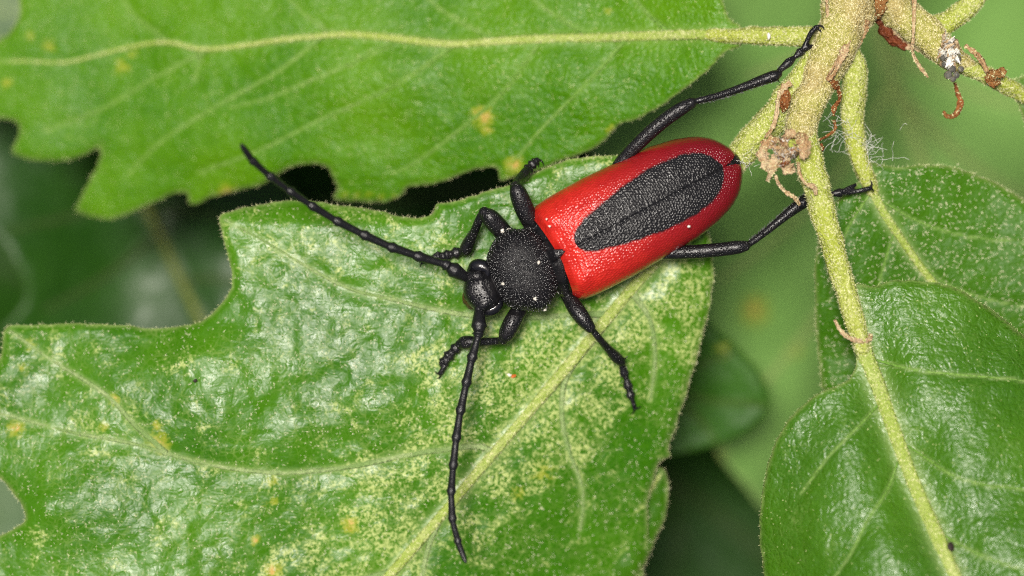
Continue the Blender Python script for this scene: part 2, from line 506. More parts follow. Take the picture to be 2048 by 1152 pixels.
M['vein_stalk'] = felted('vein_stalk', (0.13, 0.16, 0.03), (0.17, 0.20, 0.045), (0.12, 0.15, 0.03), 0.7)
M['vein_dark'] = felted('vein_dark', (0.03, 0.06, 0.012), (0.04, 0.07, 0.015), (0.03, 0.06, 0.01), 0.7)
M['dry'] = felted('dry', (0.38, 0.25, 0.12), (0.58, 0.45, 0.28), (0.34, 0.18, 0.07), 0.8)
M['rust'] = felted('rust_scale', (0.15, 0.045, 0.012), (0.30, 0.11, 0.03), (0.26, 0.13, 0.04), 0.45)

M['bud'] = felted('bud_scale', (0.10, 0.022, 0.008), (0.20, 0.055, 0.02), (0.12, 0.03, 0.01), 0.3)
def plain(name, c, rough=0.6, spec=0.4, **kw):
    m = NT(name)
    m.surf(m.mix(m.ramp(m.noise(4, 3), 0.3, 0.7), c, tuple(x * 0.7 for x in c)), rough, None, spec, **kw)
    return m
M['hair'] = plain('leaf_hair', (0.66, 0.66, 0.42), 0.6).m
M['hair_soft'] = plain('leaf_hair_soft', (0.58, 0.64, 0.28), 0.6).m
M['felt'] = plain('felt_hair', (0.76, 0.75, 0.42), 0.7).m
M['felt_tan'] = plain('felt_hair_tan', (0.80, 0.73, 0.42), 0.7).m
M['silk'] = plain('silk', (0.75, 0.75, 0.70), 0.35).m
M['white_tuft'] = plain('white_tuft', (0.80, 0.76, 0.66), 0.7).m
g = plain('bead', (0.75, 0.72, 0.62), 0.08, 0.5); g.p.inputs['Transmission Weight'].default_value = 0.85; M['bead'] = g.m
M['orange'] = plain('orange_grain', (0.65, 0.16, 0.03), 0.5).m
M['speck'] = plain('dark_speck', (0.03, 0.02, 0.015), 0.6).m

# ------------------------------------------------------------------ ground far below
m = NT('leaf_litter_soil')
m.surf(m.mix(m.ramp(m.noise(0.02, 5, 0.6), 0.35, 0.65), (0.010, 0.018, 0.006), (0.030, 0.036, 0.014)), 0.9, m.bump(m.noise(0.05, 5), 0.8, 8.0))
gv = []
gn = 41
ax = np.linspace(-1, 1, gn)
ax = np.sign(ax) * (np.abs(ax)**2.2) * 60000
GX, GY = np.meshgrid(ax, ax)
GZ = -700 + 22 * vnoise(GX / 90, GY / 90, 5) + 8 * vnoise(GX / 25, GY / 25, 6)
gi = (np.arange(gn - 1)[:, None] * gn + np.arange(gn - 1)).ravel()
tag(mesh_obj('ground', np.stack([GX, GY, GZ], -1).reshape(-1, 3), np.stack([gi, gi + 1, gi + gn + 1, gi + gn], 1), m.m), kind='structure')

# ------------------------------------------------------------------ heights of the leaves (mm over the datum, by photograph pixel)
SLX, SLY = 0.23 / S, 0.20 / S
def lean(x, y, cx, cy, sx, sy, k=1.0):
    # a patch of blade that leans towards the light
    return k * np.exp(-((x - cx) / sx)**2 - ((y - cy) / sy)**2) * (SLX * (x - cx) + SLY * (y - cy))

def z_main(x, y):
    sdv = ((x - 1250) * 565 + (y - 590) * 475) / 738.0
    z = -0.125 * (x - 960) / S - 0.105 * (y - 540) / S
    z = z - np.where(sdv < 0, (sdv / 620)**2 * 2.0, (sdv / 300)**2 * 0.9)
    g = lambda cx, cy, sx, sy, a: a * np.exp(-((x - cx) / sx)**2 - ((y - cy) / sy)**2)
    und = 0.40 * vnoise(x / 300, y / 300, 21) + 0.10 * vnoise(x / 110, y / 110, 22)
    flat = 1 - 0.75 * np.exp(-((x - 1130) / 260)**2 - ((y - 520) / 200)**2)
    z = z + und * flat + g(430, 800, 190, 130, .6) + g(150, 1010, 140, 90, .5) + g(760, 830, 150, 90, .25) - g(330, 640, 130, 50, 0.4)
    for a_ in ((340, 700, 80, 45, .9), (700, 790, 90, 45, .8), (50, 1000, 60, 50, .9), (1330, 560, 50, 60, .7), (1170, 335, 60, 26, .9), (560, 850, 60, 40, .7)):
        z = z + lean(x, y, *a_)
    z = z - 0.6 * np.exp(-((y - 405) / 28)**2) * sstep(420, 520, x) * (1 - sstep(800, 900, x))
    return z

def z_upper(x, y):
    z = -0.4 - 3.0 * (1 - sstep(1150, 1500, x)) - 8.5 * np.clip((1150 - x) / 1150, 0, 1.4)**1.15
    dy = y - 80
    z = z - np.where(dy > 0, (dy / 330)**2 * 1.8, (dy / 250)**2 * 1.4)
    z = z + 0.6 * vnoise(x / 230, y / 150, 31) + 0.15 * vnoise(x / 90, y / 90, 32)
    return z

def z_side(x, y):
    d = np.hypot(x - 1730, y - 345)
    sdv = ((x - 1735) * 0.76 - (y - 350) * 0.65)
    return -0.3 - 1.5 * d / 320 + np.abs(sdv) / 220 * 0.55 - (sdv / 260)**2 * 0.6 + 0.25 * vnoise(x / 140, y / 140, 41)

def z_low(x, y):
    xm = np.interp(y, [560, 710, 840, 970, 1152, 1400], [1690, 1730, 1780, 1830, 1910, 2000])
    s = (x - xm)
    z = 3.7 + 4.2 * (y - 560) / 600
    z = z + np.where(s > 0, 0.9 * sstep(0, 120, s) - (s / 330)**2 * 2.2, 1.0 * sstep(0, 130, -s) - (s / 260)**2 * 2.4)
    for a_ in ((1660, 850, 75, 70, 1.2), (1790, 770, 60, 90, 1.1), (1620, 1000, 80, 90, 1.0), (1920, 900, 120, 70, .9), (1720, 1090, 60, 80, .9), (2010, 690, 50, 70, 1.1), (1980, 1050, 90, 60, .8)):
        z = z + lean(x, y, *a_)
    return z + 0.35 * vnoise(x / 140, y / 140, 51)

def z_edge(x, y):
    return -0.6 - (x - 2030) / 200 * 1.0 + 0.2 * vnoise(x / 90, y / 90, 61)

# ------------------------------------------------------------------ the oak branch: leaves
branch = empty('oak_branch', None)
tag(branch, 'green oak branch of felted twigs and broad toothed leaves carrying the red beetle', 'branch')

leaf = make_leaf('leaf', [
    (440, 432), (470, 420), (520, 410), (575, 402), (620, 403), (690, 412), (750, 420), (800, 432), (840, 435), (865, 428), (876, 406), (900, 405),
    (950, 390), (1000, 375), (1030, 365), (1075, 345), (1120, 325), (1170, 315), (1240, 310), (1300, 322), (1360, 362), (1398, 405), (1408, 440),
    (1420, 480), (1426, 520), (1425, 565), (1418, 615), (1406, 665), (1388, 735), (1368, 800), (1350, 860), (1335, 900), (1341, 911), (1318, 925), (1302, 975),
    (1294, 1010), (1297, 1060), (1292, 1110), (1285, 1155), (1280, 1220), (1250, 1275), (1150, 1335), (1000, 1385), (750, 1435), (520, 1485), (300, 1420), (50, 1300),
    (-80, 1200), (-60, 1110), (0, 1073), (30, 1056), (50, 1040), (47, 1018), (25, 985), (0, 957), (-60, 915), (-130, 870), (-125, 800), (-60, 765), (-10, 735),
    (4, 705), (12, 655), (80, 650), (140, 648), (200, 648), (260, 652), (290, 657), (330, 656), (370, 650), (400, 643), (425, 625), (448, 600), (462, 575),
    (465, 545), (455, 510), (443, 460)], z_main, M['leaf_main'], branch,
    midrib=[(1395, 425), (1330, 500), (1250, 592), (1170, 690), (1090, 785), (1010, 880), (940, 962), (870, 1045), (775, 1155), (650, 1300), (530, 1470)],
    laterals=[
        [(985, 905), (960, 893), (880, 900), (800, 912), (720, 930), (640, 941), (560, 946), (480, 939), (380, 920), (270, 888), (160, 868), (60, 843), (0, 828), (-110, 835)],
        [(1215, 630), (1160, 628), (1100, 633), (1000, 636), (900, 625), (790, 600), (700, 578), (600, 525), (520, 477), (450, 440)],
        [(330, 905), (310, 885), (270, 850), (220, 796), (160, 755), (100, 718), (20, 662)],
        [(1150, 722), (1130, 760), (1124, 800), (1126, 850), (1140, 910), (1160, 960), (1166, 1010), (1160, 1060)],
        [(875, 1050), (858, 1090), (846, 1152), (850, 1250)],
        [(1265, 585), (1300, 640), (1310, 720), (1300, 800)],
        [(790, 1140), (700, 1165), (560, 1190), (400, 1180)],
    ], midr=(13, 9), latr=4.2, mottle_mid=1.0, rust=[(318, 885, 26, 1), (315, 850, 12, .8), (30, 858, 22, .9), (228, 798, 16, .9), (208, 850, 14, .8), (700, 1050, 22, 1), (545, 1140, 22, .9),
        (1085, 945, 34, .45), (1035, 985, 24, .45), (510, 1080, 14, .8), (60, 690, 20, .5), (545, 960, 18, .6), (548, 1000, 14, .6), (530, 1010, 10, .6), (45, 735, 10, .7)],
    veinmat=M['vein'], latmat=M['vein_lat'], hair=M['hair'], hairdens=8.0, hairlen=0.12, fringe=2, fringemat=M['felt'], seed=2)
tag(leaf, 'large glossy lobed leaf stippled with pale marks, under the beetle')

leaf2 = make_leaf('leaf', [
    (1484, 55), (1462, 40), (1445, 0), (1430, -40), (1380, -120), (1200, -220), (900, -270), (600, -260), (300, -200), (100, -120), (38, -30), (40, 18), (30, 50), (0, 78), (-60, 110),
    (-150, 140), (-200, 172), (-120, 212), (-40, 226), (0, 236), (36, 246), (39, 262), (25, 306), (50, 316), (110, 322), (170, 310), (199, 294), (202, 312), (175, 370), (152, 421),
    (170, 430), (220, 437), (265, 425), (310, 405), (355, 385), (376, 387), (380, 409), (420, 395), (470, 382), (530, 365), (560, 345), (590, 332), (630, 328), (655, 335), (665, 355),
    (675, 375), (669, 397), (720, 402), (765, 403), (800, 391), (815, 375), (870, 368), (920, 350), (960, 337), (990, 333), (998, 345), (999, 359), (1040, 350), (1090, 335), (1120, 322),
    (1180, 300), (1210, 280), (1224, 262), (1240, 247), (1275, 238), (1330, 205), (1380, 170), (1420, 135), (1450, 105), (1484, 88)], z_upper, M['leaf_upper'], branch,
    midrib=[(1490, 72), (1400, 69), (1300, 71), (1200, 75), (1100, 77), (1000, 82), (900, 88), (800, 78), (700, 69), (640, 72), (560, 80), (480, 92), (400, 98), (340, 85), (290, 88), (200, 108), (130, 125), (40, 122), (-100, 130)],
    laterals=[
        [(790, 84), (700, 128), (600, 170), (540, 195), (460, 215)], [(900, 96), (800, 165), (640, 240), (520, 300), (400, 345)], [(1075, 90), (1010, 180), (900, 275), (820, 332), (790, 345)],
        [(640, 76), (560, 140), (420, 220), (320, 285), (260, 345)], [(410, 102), (320, 150), (200, 220), (90, 262)], [(1250, 80), (1180, 160), (1090, 250), (1030, 320)],
        [(660, 66), (600, 20), (550, -40)], [(985, 78), (890, 25), (820, -40)], [(1180, 72), (1080, 10), (1030, -40)], [(330, 80), (260, 20), (220, -60)], [(1340, 66), (1280, 10), (1250, -60)], [(405, 108), (395, 140), (390, 165)]],
    midr=(12, 1.5), latr=2.4, step=6.5, rust=[(968, 235, 28, 1), (975, 262, 14, .9), (1028, 330, 26, .9), (455, 383, 22, .9), (98, 90, 20, .55), (60, 70, 16, .55), (245, 135, 22, .55), (265, 105, 16, .6), (15, 168, 14, .7),
        (1220, 258, 12, .8), (950, 225, 14, .8), (1215, 20, 10, .7)] + [(x, 395 - abs(x - 790) * 0.06, 12, .5) for x in range(690, 860, 24)],
    veinmat=M['vein'], latmat=M['vein_soft'], hair=M['hair_soft'], hairdens=8.0, hairlen=0.10, fringe=1, fringemat=M['felt'], seed=12)
tag(leaf2, 'bright green leaf with coarse teeth and pale midrib, joined by a level stalk')

leaf3 = make_leaf('leaf', [
    (1738, 325), (1760, 330), (1800, 335), (1850, 330), (1905, 333), (1950, 350), (2000, 370), (2048, 400), (2110, 450), (2200, 560), (2230, 700), (2200, 820), (2100, 860), (2000, 850),
    (1900, 840), (1800, 830), (1720, 800), (1660, 785), (1645, 780), (1640, 740), (1635, 690), (1632, 650), (1630, 600), (1630, 540), (1635, 490), (1645, 445), (1665, 410), (1690, 390), (1715, 370), (1722, 345)],
    z_side, M['leaf_side'], branch,
    midrib=[(1730, 345), (1745, 380), (1770, 430), (1810, 490), (1850, 545), (1900, 605), (2000, 705), (2150, 820)],
    laterals=[[(1752, 395), (1830, 440), (1920, 470), (2048, 485), (2150, 500)], [(1800, 475), (1880, 560), (1980, 600), (2100, 620)], [(1790, 460), (1760, 560), (1740, 680)], [(1745, 380), (1690, 470), (1660, 600)]],
    midr=(11, 5), latr=1.4, veinmat=M['vein'], latmat=M['vein_soft'], hair=M['hair'], hairdens=16, hairlen=0.14, fringe=2, fringemat=M['felt'], seed=23)
tag(leaf3, 'deep green leaf dotted with pale tufts, partly covered by the glossy leaf')

leaf4 = make_leaf('leaf', [
    (1712, 568), (1740, 572), (1780, 562), (1820, 560), (1870, 565), (1920, 580), (1970, 610), (2010, 640), (2048, 672), (2120, 740), (2200, 900), (2200, 1100), (2150, 1300), (2050, 1450), (1950, 1480),
    (1750, 1400), (1600, 1280), (1535, 1180), (1525, 1130), (1520, 1070), (1520, 1020), (1525, 980), (1535, 930), (1550, 890), (1570, 850), (1600, 815), (1630, 792), (1665, 775), (1700, 755),
    (1711, 735), (1712, 700), (1704, 640), (1695, 600), (1690, 575)], z_low, M['leaf_low'], branch,
    midrib=[(1690, 570), (1712, 650), (1730, 710), (1755, 770), (1780, 840), (1805, 910), (1830, 970), (1860, 1040), (1890, 1110), (1910, 1155), (1960, 1270), (2000, 1400)],
    laterals=[[(1795, 880), (1840, 908), (1900, 948), (1960, 968), (2048, 978), (2150, 985)], [(1795, 925), (1775, 980), (1735, 1040), (1700, 1110), (1650, 1180)], [(1735, 715), (1830, 740), (1950, 752), (2048, 762), (2150, 790)],
              [(1870, 1060), (1960, 1110), (2080, 1150)], [(1765, 800), (1720, 850), (1660, 910), (1600, 990)]],
    midr=(17, 13), latr=1.9, veinmat=M['vein'], latmat=M['vein_soft'], hair=M['hair_soft'], hairdens=2.5, hairlen=0.09, fringe=1, fringemat=M['felt'], seed=34)
tag(leaf4, 'broad glossy leaf with thick yellow midrib, lying over the tufted leaf')

leaf5 = make_leaf('leaf', [(2018, 172), (2030, 160), (2060, 150), (2150, 150), (2250, 250), (2230, 400), (2150, 460), (2090, 400), (2060, 290), (2047, 235), (2035, 205)], z_edge, M['leaf_side'], branch,
    midrib=[(2030, 178), (2080, 210), (2150, 300), (2190, 400)], laterals=[[(2085, 215), (2150, 220), (2220, 260)]], midr=(10, 4), latr=2.2, veinmat=M['vein'], hair=M['hair'], hairdens=8, fringe=3, fringemat=M['felt'], seed=45)
tag(leaf5, 'leaf whose base shows on the side shoot with the white tuft')

def stalk(name, pts, mat, parent, dens=75, L=0.13, hairmat='felt', seg=20, wob=0.16, seed=3, n=6):
    p, r = pix_path(pts, n)
    v, f = sweep(p, r, seg, 0.95, wob=wob, seed=seed)
    o = mesh_obj(name, v, f, mat, parent)
    if dens: felt(o if o.parent is branch else parent, v, f, M[hairmat], dens, L)
    return o

def zm(f, x, y): return float(f(np.array([float(x)]), np.array([float(y)]))[0])
stalk('petiole', [(1635, 120, 1.6, 26), (1590, 180, 1.5, 28), (1552, 228, 1.2, 30), (1515, 270, 0.9, 29), (1480, 312, 0.5, 27), (1440, 368, 0.4, 22), (1395, 425, zm(z_main, 1395, 425) - .1, 15), (1340, 488, zm(z_main, 1340, 488) - .1, 11)], M['petiole'], leaf, seed=5)
stalk('petiole', [(1690, 74, 0.6, 21), (1640, 74, 0.3, 20), (1580, 72, 0.2, 18), (1520, 72, -0.1, 18), (1480, 72, -0.5, 16), (1420, 70, zm(z_upper, 1420, 70) - .1, 12)], M['petiole'], leaf2, seed=6)
stalk('petiole', [(1660, 60, 0.2, 22), (1692, 100, 0.4, 25), (1708, 135, 0.3, 26), (1709, 180, 0.2, 25), (1704, 230, 0.1, 22), (1712, 285, 0, 19), (1728, 340, -0.1, 18), (1745, 380, zm(z_side, 1745, 380) - .1, 13)], M['petiole'], leaf3, seed=7)
stalk('petiole', [(1602, 250, 2.6, 31), (1612, 300, 3.0, 29), (1626, 350, 3.5, 26), (1640, 400, 3.7, 25), (1652, 445, 3.8, 23.5), (1668, 500, 3.8, 22), (1690, 572, 3.75, 21), (1708, 635, zm(z_low, 1708, 635), 19), (1725, 695, zm(z_low, 1725, 695), 17)], M['petiole'], leaf4, seed=8)
stalk('petiole', [(1925, 128, 0.9, 19), (1960, 145, 0.6, 17), (2000, 165, 0.3, 17), (2030, 180, -0.3, 16), (2060, 200, -0.6, 12)], M['petiole'], leaf5, seed=9)

# ------------------------------------------------------------------ the oak branch: twigs, buds, dry scales
twig = stalk('twig', [(1890, -420, -2.0, 66), (1810, -260, -0.8, 62), (1752, -140, 0.2, 58), (1725, -70, 0.6, 56), (1704, -10, 1.0, 54), (1690, 40, 1.2, 50), (1668, 95, 1.5, 44), (1645, 145, 1.8, 38), (1620, 200, 2.2, 33), (1604, 245, 2.6, 31), (1605, 290, 2.9, 29)], M['twig'], branch, dens=110, L=0.12, hairmat='felt_tan', seg=24, seed=13)
tag(twig, 'tan felted main twig where the leaf stalks meet')
side = stalk('twig', [(1720, -45, 0.2, 44), (1765, -5, 0.5, 38), (1800, 25, 0.7, 35), (1840, 58, 0.9, 34), (1880, 95, 1.1, 31), (1910, 120, 1.0, 25), (1935, 132, 0.8, 18)], M['twig'], branch, dens=100, L=0.12, hairmat='felt_tan', seg=20, seed=14)
tag(side, 'short side twig with a white tuft at its tip')
stalk('twig', [(1850, 60, 0.6, 24), (1890, 48, 0.4, 22), (1925, 22, 0.3, 21), (1965, -20, 0.0, 20), (2000, -70, -0.4, 19)], M['petiole'], branch, seed=15)

def blob(c, r, sub=3, amp=0.15, seed=0, squash=(1, 1, 1)):
    n1, n2 = 14, 9
    V = []; F = []
    for i in range(n2 + 1):
        th = math.pi * i / n2
        for j in range(n1):
            a = 2 * math.pi * j / n1
            d = np.array([math.sin(th) * math.cos(a), math.sin(th) * math.sin(a), math.cos(th)])
            k = 1 + amp * float(vnoise(np.array([d[0] * 2 + seed * 3.1 + d[2]]), np.array([d[1] * 2 + d[2] * 1.3]), seed)[0])
            V.append(np.asarray(c) + d * r * k * np.asarray(squash))
    for i in range(n2):
        for j in range(n1):
            k = (j + 1) % n1
            F.append((i * n1 + j, (i + 1) * n1 + j, (i + 1) * n1 + k, i * n1 + k))
    return np.array(V), F

def strip(pts, width, thick=0.05, curl=0.35, seed=0, n=7):
    """withered strap: (px, py, z) centre line, width in px along its length"""
    c = catmull(np.asarray(pts, float), n)
    p = W(c[:, 0], c[:, 1], c[:, 2])
    m_ = len(p); t = np.linspace(0, 1, m_)
    w = np.interp(t, np.linspace(0, 1, len(width)), width) / S
    T = np.gradient(p, axis=0); T /= np.linalg.norm(T, axis=1)[:, None]
    sidev = np.cross(T, [0, 0, 1.0]); sidev /= np.linalg.norm(sidev, axis=1)[:, None]
    V = []
    for i in range(m_):
        tw = 0.7 * math.sin(seed + t[i] * 4)
        s = sidev[i] * math.cos(tw) + np.array([0, 0, 1]) * math.sin(tw)
        nn = np.cross(s, T[i])
        jag = 1 + 0.35 * _h(np.int64(i), np.int64(seed), 4)
        for a in (-1, -.5, 0, .5, 1):
            V.append(p[i] + s * a * w[i] * jag + nn * (a * a * w[i] * curl + thick))
        for a in (1, .5, 0, -.5, -1):
            V.append(p[i] + s * a * w[i] * jag + nn * (a * a * w[i] * curl - thick))
    F = []
    for i in range(m_ - 1):
        for j in range(10):
            k = (j + 1) % 10
            F.append((i * 10 + j, i * 10 + k, (i + 1) * 10 + k, (i + 1) * 10 + j))
    F.append(tuple(range(10))[::-1]); F.append(tuple((m_ - 1) * 10 + j for j in range(10)))
    return np.array(V), F

def dry_scale(name, pts, width, mat='dry', seed=1, parent=branch, fuzz=25, thick=0.05):
    v, f = strip(pts, width, seed=seed, thick=thick)
    o = mesh_obj(name, v, f, M[mat], parent)
    if fuzz: felt(o if parent is branch else parent, v, f, M['felt'], fuzz, 0.13, 'fuzz')
    return o

# withered flower at the fork
wf = mesh_obj('withered_flower', *joinm([blob(W(1578, 298, 3.9), 0.75, seed=3, amp=.35, squash=(1, .85, .7)), blob(W(1598, 285, 4.1), 0.42, seed=4, amp=.4), blob(W(1560, 315, 4.0), 0.40, seed=5, amp=.4)]), M['dry'], branch)
tag(wf, 'shrivelled brown flower remains at the fork of the twig')
for k, (pts, wd) in enumerate([
        ([(1588, 275, 4.4), (1606, 282, 5.0), (1612, 300, 5.2), (1604, 318, 5.0)], [6, 11, 12, 5]),
        ([(1560, 280, 4.2), (1540, 285, 4.6), (1528, 305, 4.6), (1535, 330, 4.4), (1548, 345, 4.2)], [5, 9, 11, 9, 3]),
        ([(1575, 305, 4.6), (1570, 325, 4.8), (1582, 340, 4.6), (1590, 335, 4.3)], [8, 11, 8, 3]),
        ([(1555, 312, 4.6), (1545, 330, 4.7), (1538, 352, 4.5), (1534, 362, 4.3)], [8, 9, 6, 3]),
        ([(1570, 278, 4.6), (1580, 268, 4.9), (1592, 270, 4.9)], [8, 9, 4]),
        ([(1545, 292, 4.4), (1556, 300, 4.9), (1570, 298, 5.0)], [6, 9, 4])]):
    dry_scale('bract', pts, [q * 1.25 for q in wd], seed=k + 2, parent=wf, fuzz=30, thick=.02)
fz = []
for k in range(14):
    a = R.uniform(0.2, 6.1); x0, y0 = 1576 + R.uniform(-14, 16), 300 + R.uniform(-14, 16); l = R.uniform(14, 30); b_ = R.uniform(-1, 1)
    v, f = strip([(x0, y0, 4.4), (x0 + math.cos(a) * l * .4, y0 + math.sin(a) * l * .4, 5.0), (x0 + math.cos(a + b_ * .5) * l * .8, y0 + math.sin(a + b_ * .5) * l * .8, 5.0 + R.uniform(-.2, .4)), (x0 + math.cos(a + b_) * l, y0 + math.sin(a + b_) * l, 4.5)], [3, R.uniform(6, 10), R.uniform(4, 8), 1], thick=.015, curl=R.uniform(.1, .9), seed=k + 30)
    mesh_obj('bract', v, f, M['dry' if k % 4 else 'rust'], wf); fz.append((v, f))
felt(wf, *joinm(fz), M['silk'], 14, .26, 'fuzz')
v, f = blob(W(1584, 292, 4.7), 0.36, amp=.3, seed=8)
mesh_obj('ovary', v, f, M['petiole'], wf)
v, f = blob(W(1575, 302, 4.6), 0.34, amp=.3, seed=9)
mesh_obj('ovary', v, f, M['rust'], wf)

# buds and scales
v, f = sweep(*[np.asarray(a) for a in (W([1572, 1571, 1570, 1569, 1567], [178, 188, 200, 212, 222], [2.6, 2.8, 2.9, 2.7, 2.4]), [.12, .28, .33, .27, .1])], seg=14, wob=.08)
b = mesh_obj('bud', v, f, M['rust'], branch); tag(b, 'small orange-brown bud in the stalk axil'); felt(b, v, f, M['felt'], 30, .09, 'fuzz')
dry_scale('stipule', [(1582, 165, 2.9), (1566, 178, 2.9), (1558, 200, 2.8), (1554, 228, 2.7), (1545, 255, 2.9), (1530, 275, 3.4)], [7, 6, 5, 4, 4, 3], seed=3)
dry_scale('stipule', [(1698, 75, 2.0), (1690, 100, 2.6), (1675, 125, 2.9), (1662, 148, 3.0), (1654, 160, 2.9)], [6, 8, 9, 8, 4], seed=5)
dry_scale('stipule', [(1660, 158, 2.6), (1668, 168, 2.4), (1676, 180, 1.9), (1678, 200, 1.6), (1668, 215, 1.4), (1668, 232, 1.4)], [6, 9, 5, 3, 5, 2], mat='rust', seed=6)
dry_scale('stipule', [(1655, 170, 2.2), (1645, 195, 1.8), (1632, 218, 1.6), (1626, 240, 1.5)], [2.5, 2, 2, 1.5], seed=7)
dry_scale('stipule', [(1667, 240, 1.4), (1670, 258, 1.4), (1655, 272, 1.6), (1635, 282, 2.2)], [2.5, 3, 2.5, 2], mat='rust', seed=8)
dry_scale('stipule', [(1640, 288, 2.4), (1645, 296, 2.3), (1640, 302, 2.3)], [3, 6, 2], mat='rust', seed=9)
dry_scale('stipule', [(1551, 350, 4.0), (1558, 368, 3.9), (1572, 384, 3.7), (1588, 395, 3.5), (1599, 410, 3.2)], [2.5, 3, 4, 4.5, 3], seed=10)
dry_scale('stipule', [(1597, 325, 4.2), (1600, 348, 4.5), (1612, 368, 4.7), (1628, 376, 4.8), (1631, 390, 4.8)], [2.5, 3, 3.5, 5, 3.5], seed=11)
s = dry_scale('stipule', [(1670, 640, 4.4), (1680, 660, 4.9), (1697, 676, 5.0), (1720, 683, 5.0), (1738, 680, 4.7), (1741, 668, 4.3)], [2.5, 3.5, 4.5, 5, 4.5, 3], seed=12)
tag(s, 'brown curled stipule clasping the yellow leaf stalk')
dry_scale('stipule', [(1652, -25, 2.2), (1653, 5, 2.2), (1655, 28, 2.0), (1658, 42, 1.9)], [2.5, 2.5, 3, 4], seed=13)
dry_scale('stipule', [(1735, 40, 1.8), (1728, 62, 1.5), (1722, 82, 1.1), (1716, 96, .9)], [6, 6, 4, 2], seed=14)
dry_scale('stipule', [(1828, -20, 2.2), (1828, 30, 2.3), (1827, 75, 2.3), (1826, 105, 2.0), (1838, 130, 1.8), (1856, 155, 1.6)], [5, 3, 2.5, 3, 4, 2], seed=15)
dry_scale('stipule', [(1782, 60, .4), (1800, 78, .4), (1820, 92, .5), (1840, 102, .6)], [4, 9, 9, 4], seed=16)
for x, y, a, r in ((1760, 40, 50, 10), (1772, 62, 60, 13), (1790, 82, 20, 12), (1808, 92, 5, 9)):
    ca, sa = math.cos(math.radians(a)) * r * 1.5, math.sin(math.radians(a)) * r * 1.5
    v, f = sweep(*pix_path([(x - ca, y - sa, .2, r * .35), (x - ca * .4, y - sa * .4, .3, r * .95), (x + ca * .3, y + sa * .3, .3, r), (x + ca, y + sa, .2, r * .4)]), seg=14, wob=.2, seed=int(x))
    mesh_obj('bud', v, f, M['bud'], branch)
dry_scale('stipule', [(1770, -30, 1.6), (1762, 0, 1.9), (1758, 22, 1.8), (1752, 36, 1.4)], [8, 13, 12, 4], mat='rust', seed=17)
dry_scale('stipule', [(1930, 90, 1.6), (1948, 105, 1.6), (1962, 122, 1.4), (1975, 145, 1.3)], [4, 5, 6, 4], seed=18)
dry_scale('stipule', [(1975, 160, 1.5), (1990, 150, 1.8), (2004, 148, 1.7), (2002, 135, 1.6)], [9, 11, 9, 4], mat='rust', seed=19)
dry_scale('stipule', [(1972, 158, 1.4), (1985, 165, 1.7), (2000, 162, 1.5)], [5, 10, 5], mat='rust', seed=20)
s = dry_scale('tendril', [(1909, 165, 0.6), (1914, 185, 0.4), (1921, 203, 0.4), (1917, 222, 0.5), (1905, 234, 0.6), (1892, 232, 0.7), (1887, 222, 0.8)], [3, 4, 6, 6, 5, 4, 3], mat='rust', seed=21)
tag(s, 'orange hooked dry tendril hanging from the white tuft')

# white tuft with glassy beads at the end of the side twig
tuft = mesh_obj('scale_tuft', *joinm([blob(W(1893, 98, 1.6), .42, amp=.4, seed=21), blob(W(1906, 90, 1.6), .36, amp=.4, seed=22), blob(W(1890, 122, 1.7), .30, amp=.4, seed=23)]), M['dry'], branch)
tag(tuft, 'ragged white tuft of dry bracts with glassy beads')
tv = []
for k in range(26):
    a = R.uniform(-2.2, .9) if k < 17 else R.uniform(.9, 2.2)
    x0, y0 = 1897 + R.uniform(-18, 18), 98 + R.uniform(-14, 22)
    l = R.uniform(14, 36)
    v, f = strip([(x0, y0, 1.9), (x0 + math.cos(a) * l * .5, y0 + math.sin(a) * l * .5, 2.5 + R.uniform(-.2, .3)), (x0 + math.cos(a + .3) * l, y0 + math.sin(a + .3) * l, 2.3 + R.uniform(-.5, .6))], [3, R.uniform(3, 5), .8], thick=.02, seed=k)
    mesh_obj('bract', v, f, M['white_tuft' if k % 3 else 'dry'], tuft)
    tv.append((v, f))
felt(tuft, *joinm(tv), M['silk'], 25, .28, 'fuzz')
for x, y, r in ((1890, 128, .20), (1904, 138, .22), (1896, 150, .24), (1912, 150, .21), (1922, 138, .18), (1906, 158, .19), (1886, 116, .17), (1917, 118, .16)):
    v, f = blob(W(x, y, 2.3), r, amp=.08, seed=int(x + y))
    mesh_obj('bead', v, f, M['bead'], tuft)
    v, f = blob(W(x + 1, y, 2.25), r * .35, amp=.1, seed=int(x))
    mesh_obj('bead_core', v, f, M['speck'], tuft)

# ------------------------------------------------------------------ leaves of other branches further down
def tilt(z0, gx, gy, cx, cy, amp, seed, bend=0.0, sc_=260.0):
    return lambda x, y: z0 + (x - cx) / 100 * gx + (y - cy) / 100 * gy - bend * (((x - cx)**2 + (y - cy)**2) / 250000.0) + amp * vnoise(x / sc_, y / sc_, seed)

def far_leaf(label, outline, zf, mat, midrib=None, laterals=(), rust=(), step=14.0, seed=1, midr=(12, 6), latr=5.0, veinmat='vein_dim', ridge=0.3, **kw):
    o = make_leaf('oak_leaf', outline, zf, M[mat], None, midrib=midrib, laterals=laterals, step=step, thick=0.3, midr=midr, latr=latr, rust=rust, veinmat=M['vein_dark' if mat == 'leaf_deep' else veinmat], latmat=M[{'leaf_deep': 'vein_dark', 'leaf_dark': 'vein_shade', 'leaf_shade': 'vein_dark'}.get(mat, veinmat)], seed=seed, ridge=ridge, **kw)
    tag(o, label, 'leaf', 'shaded leaves below the branch')
    return o

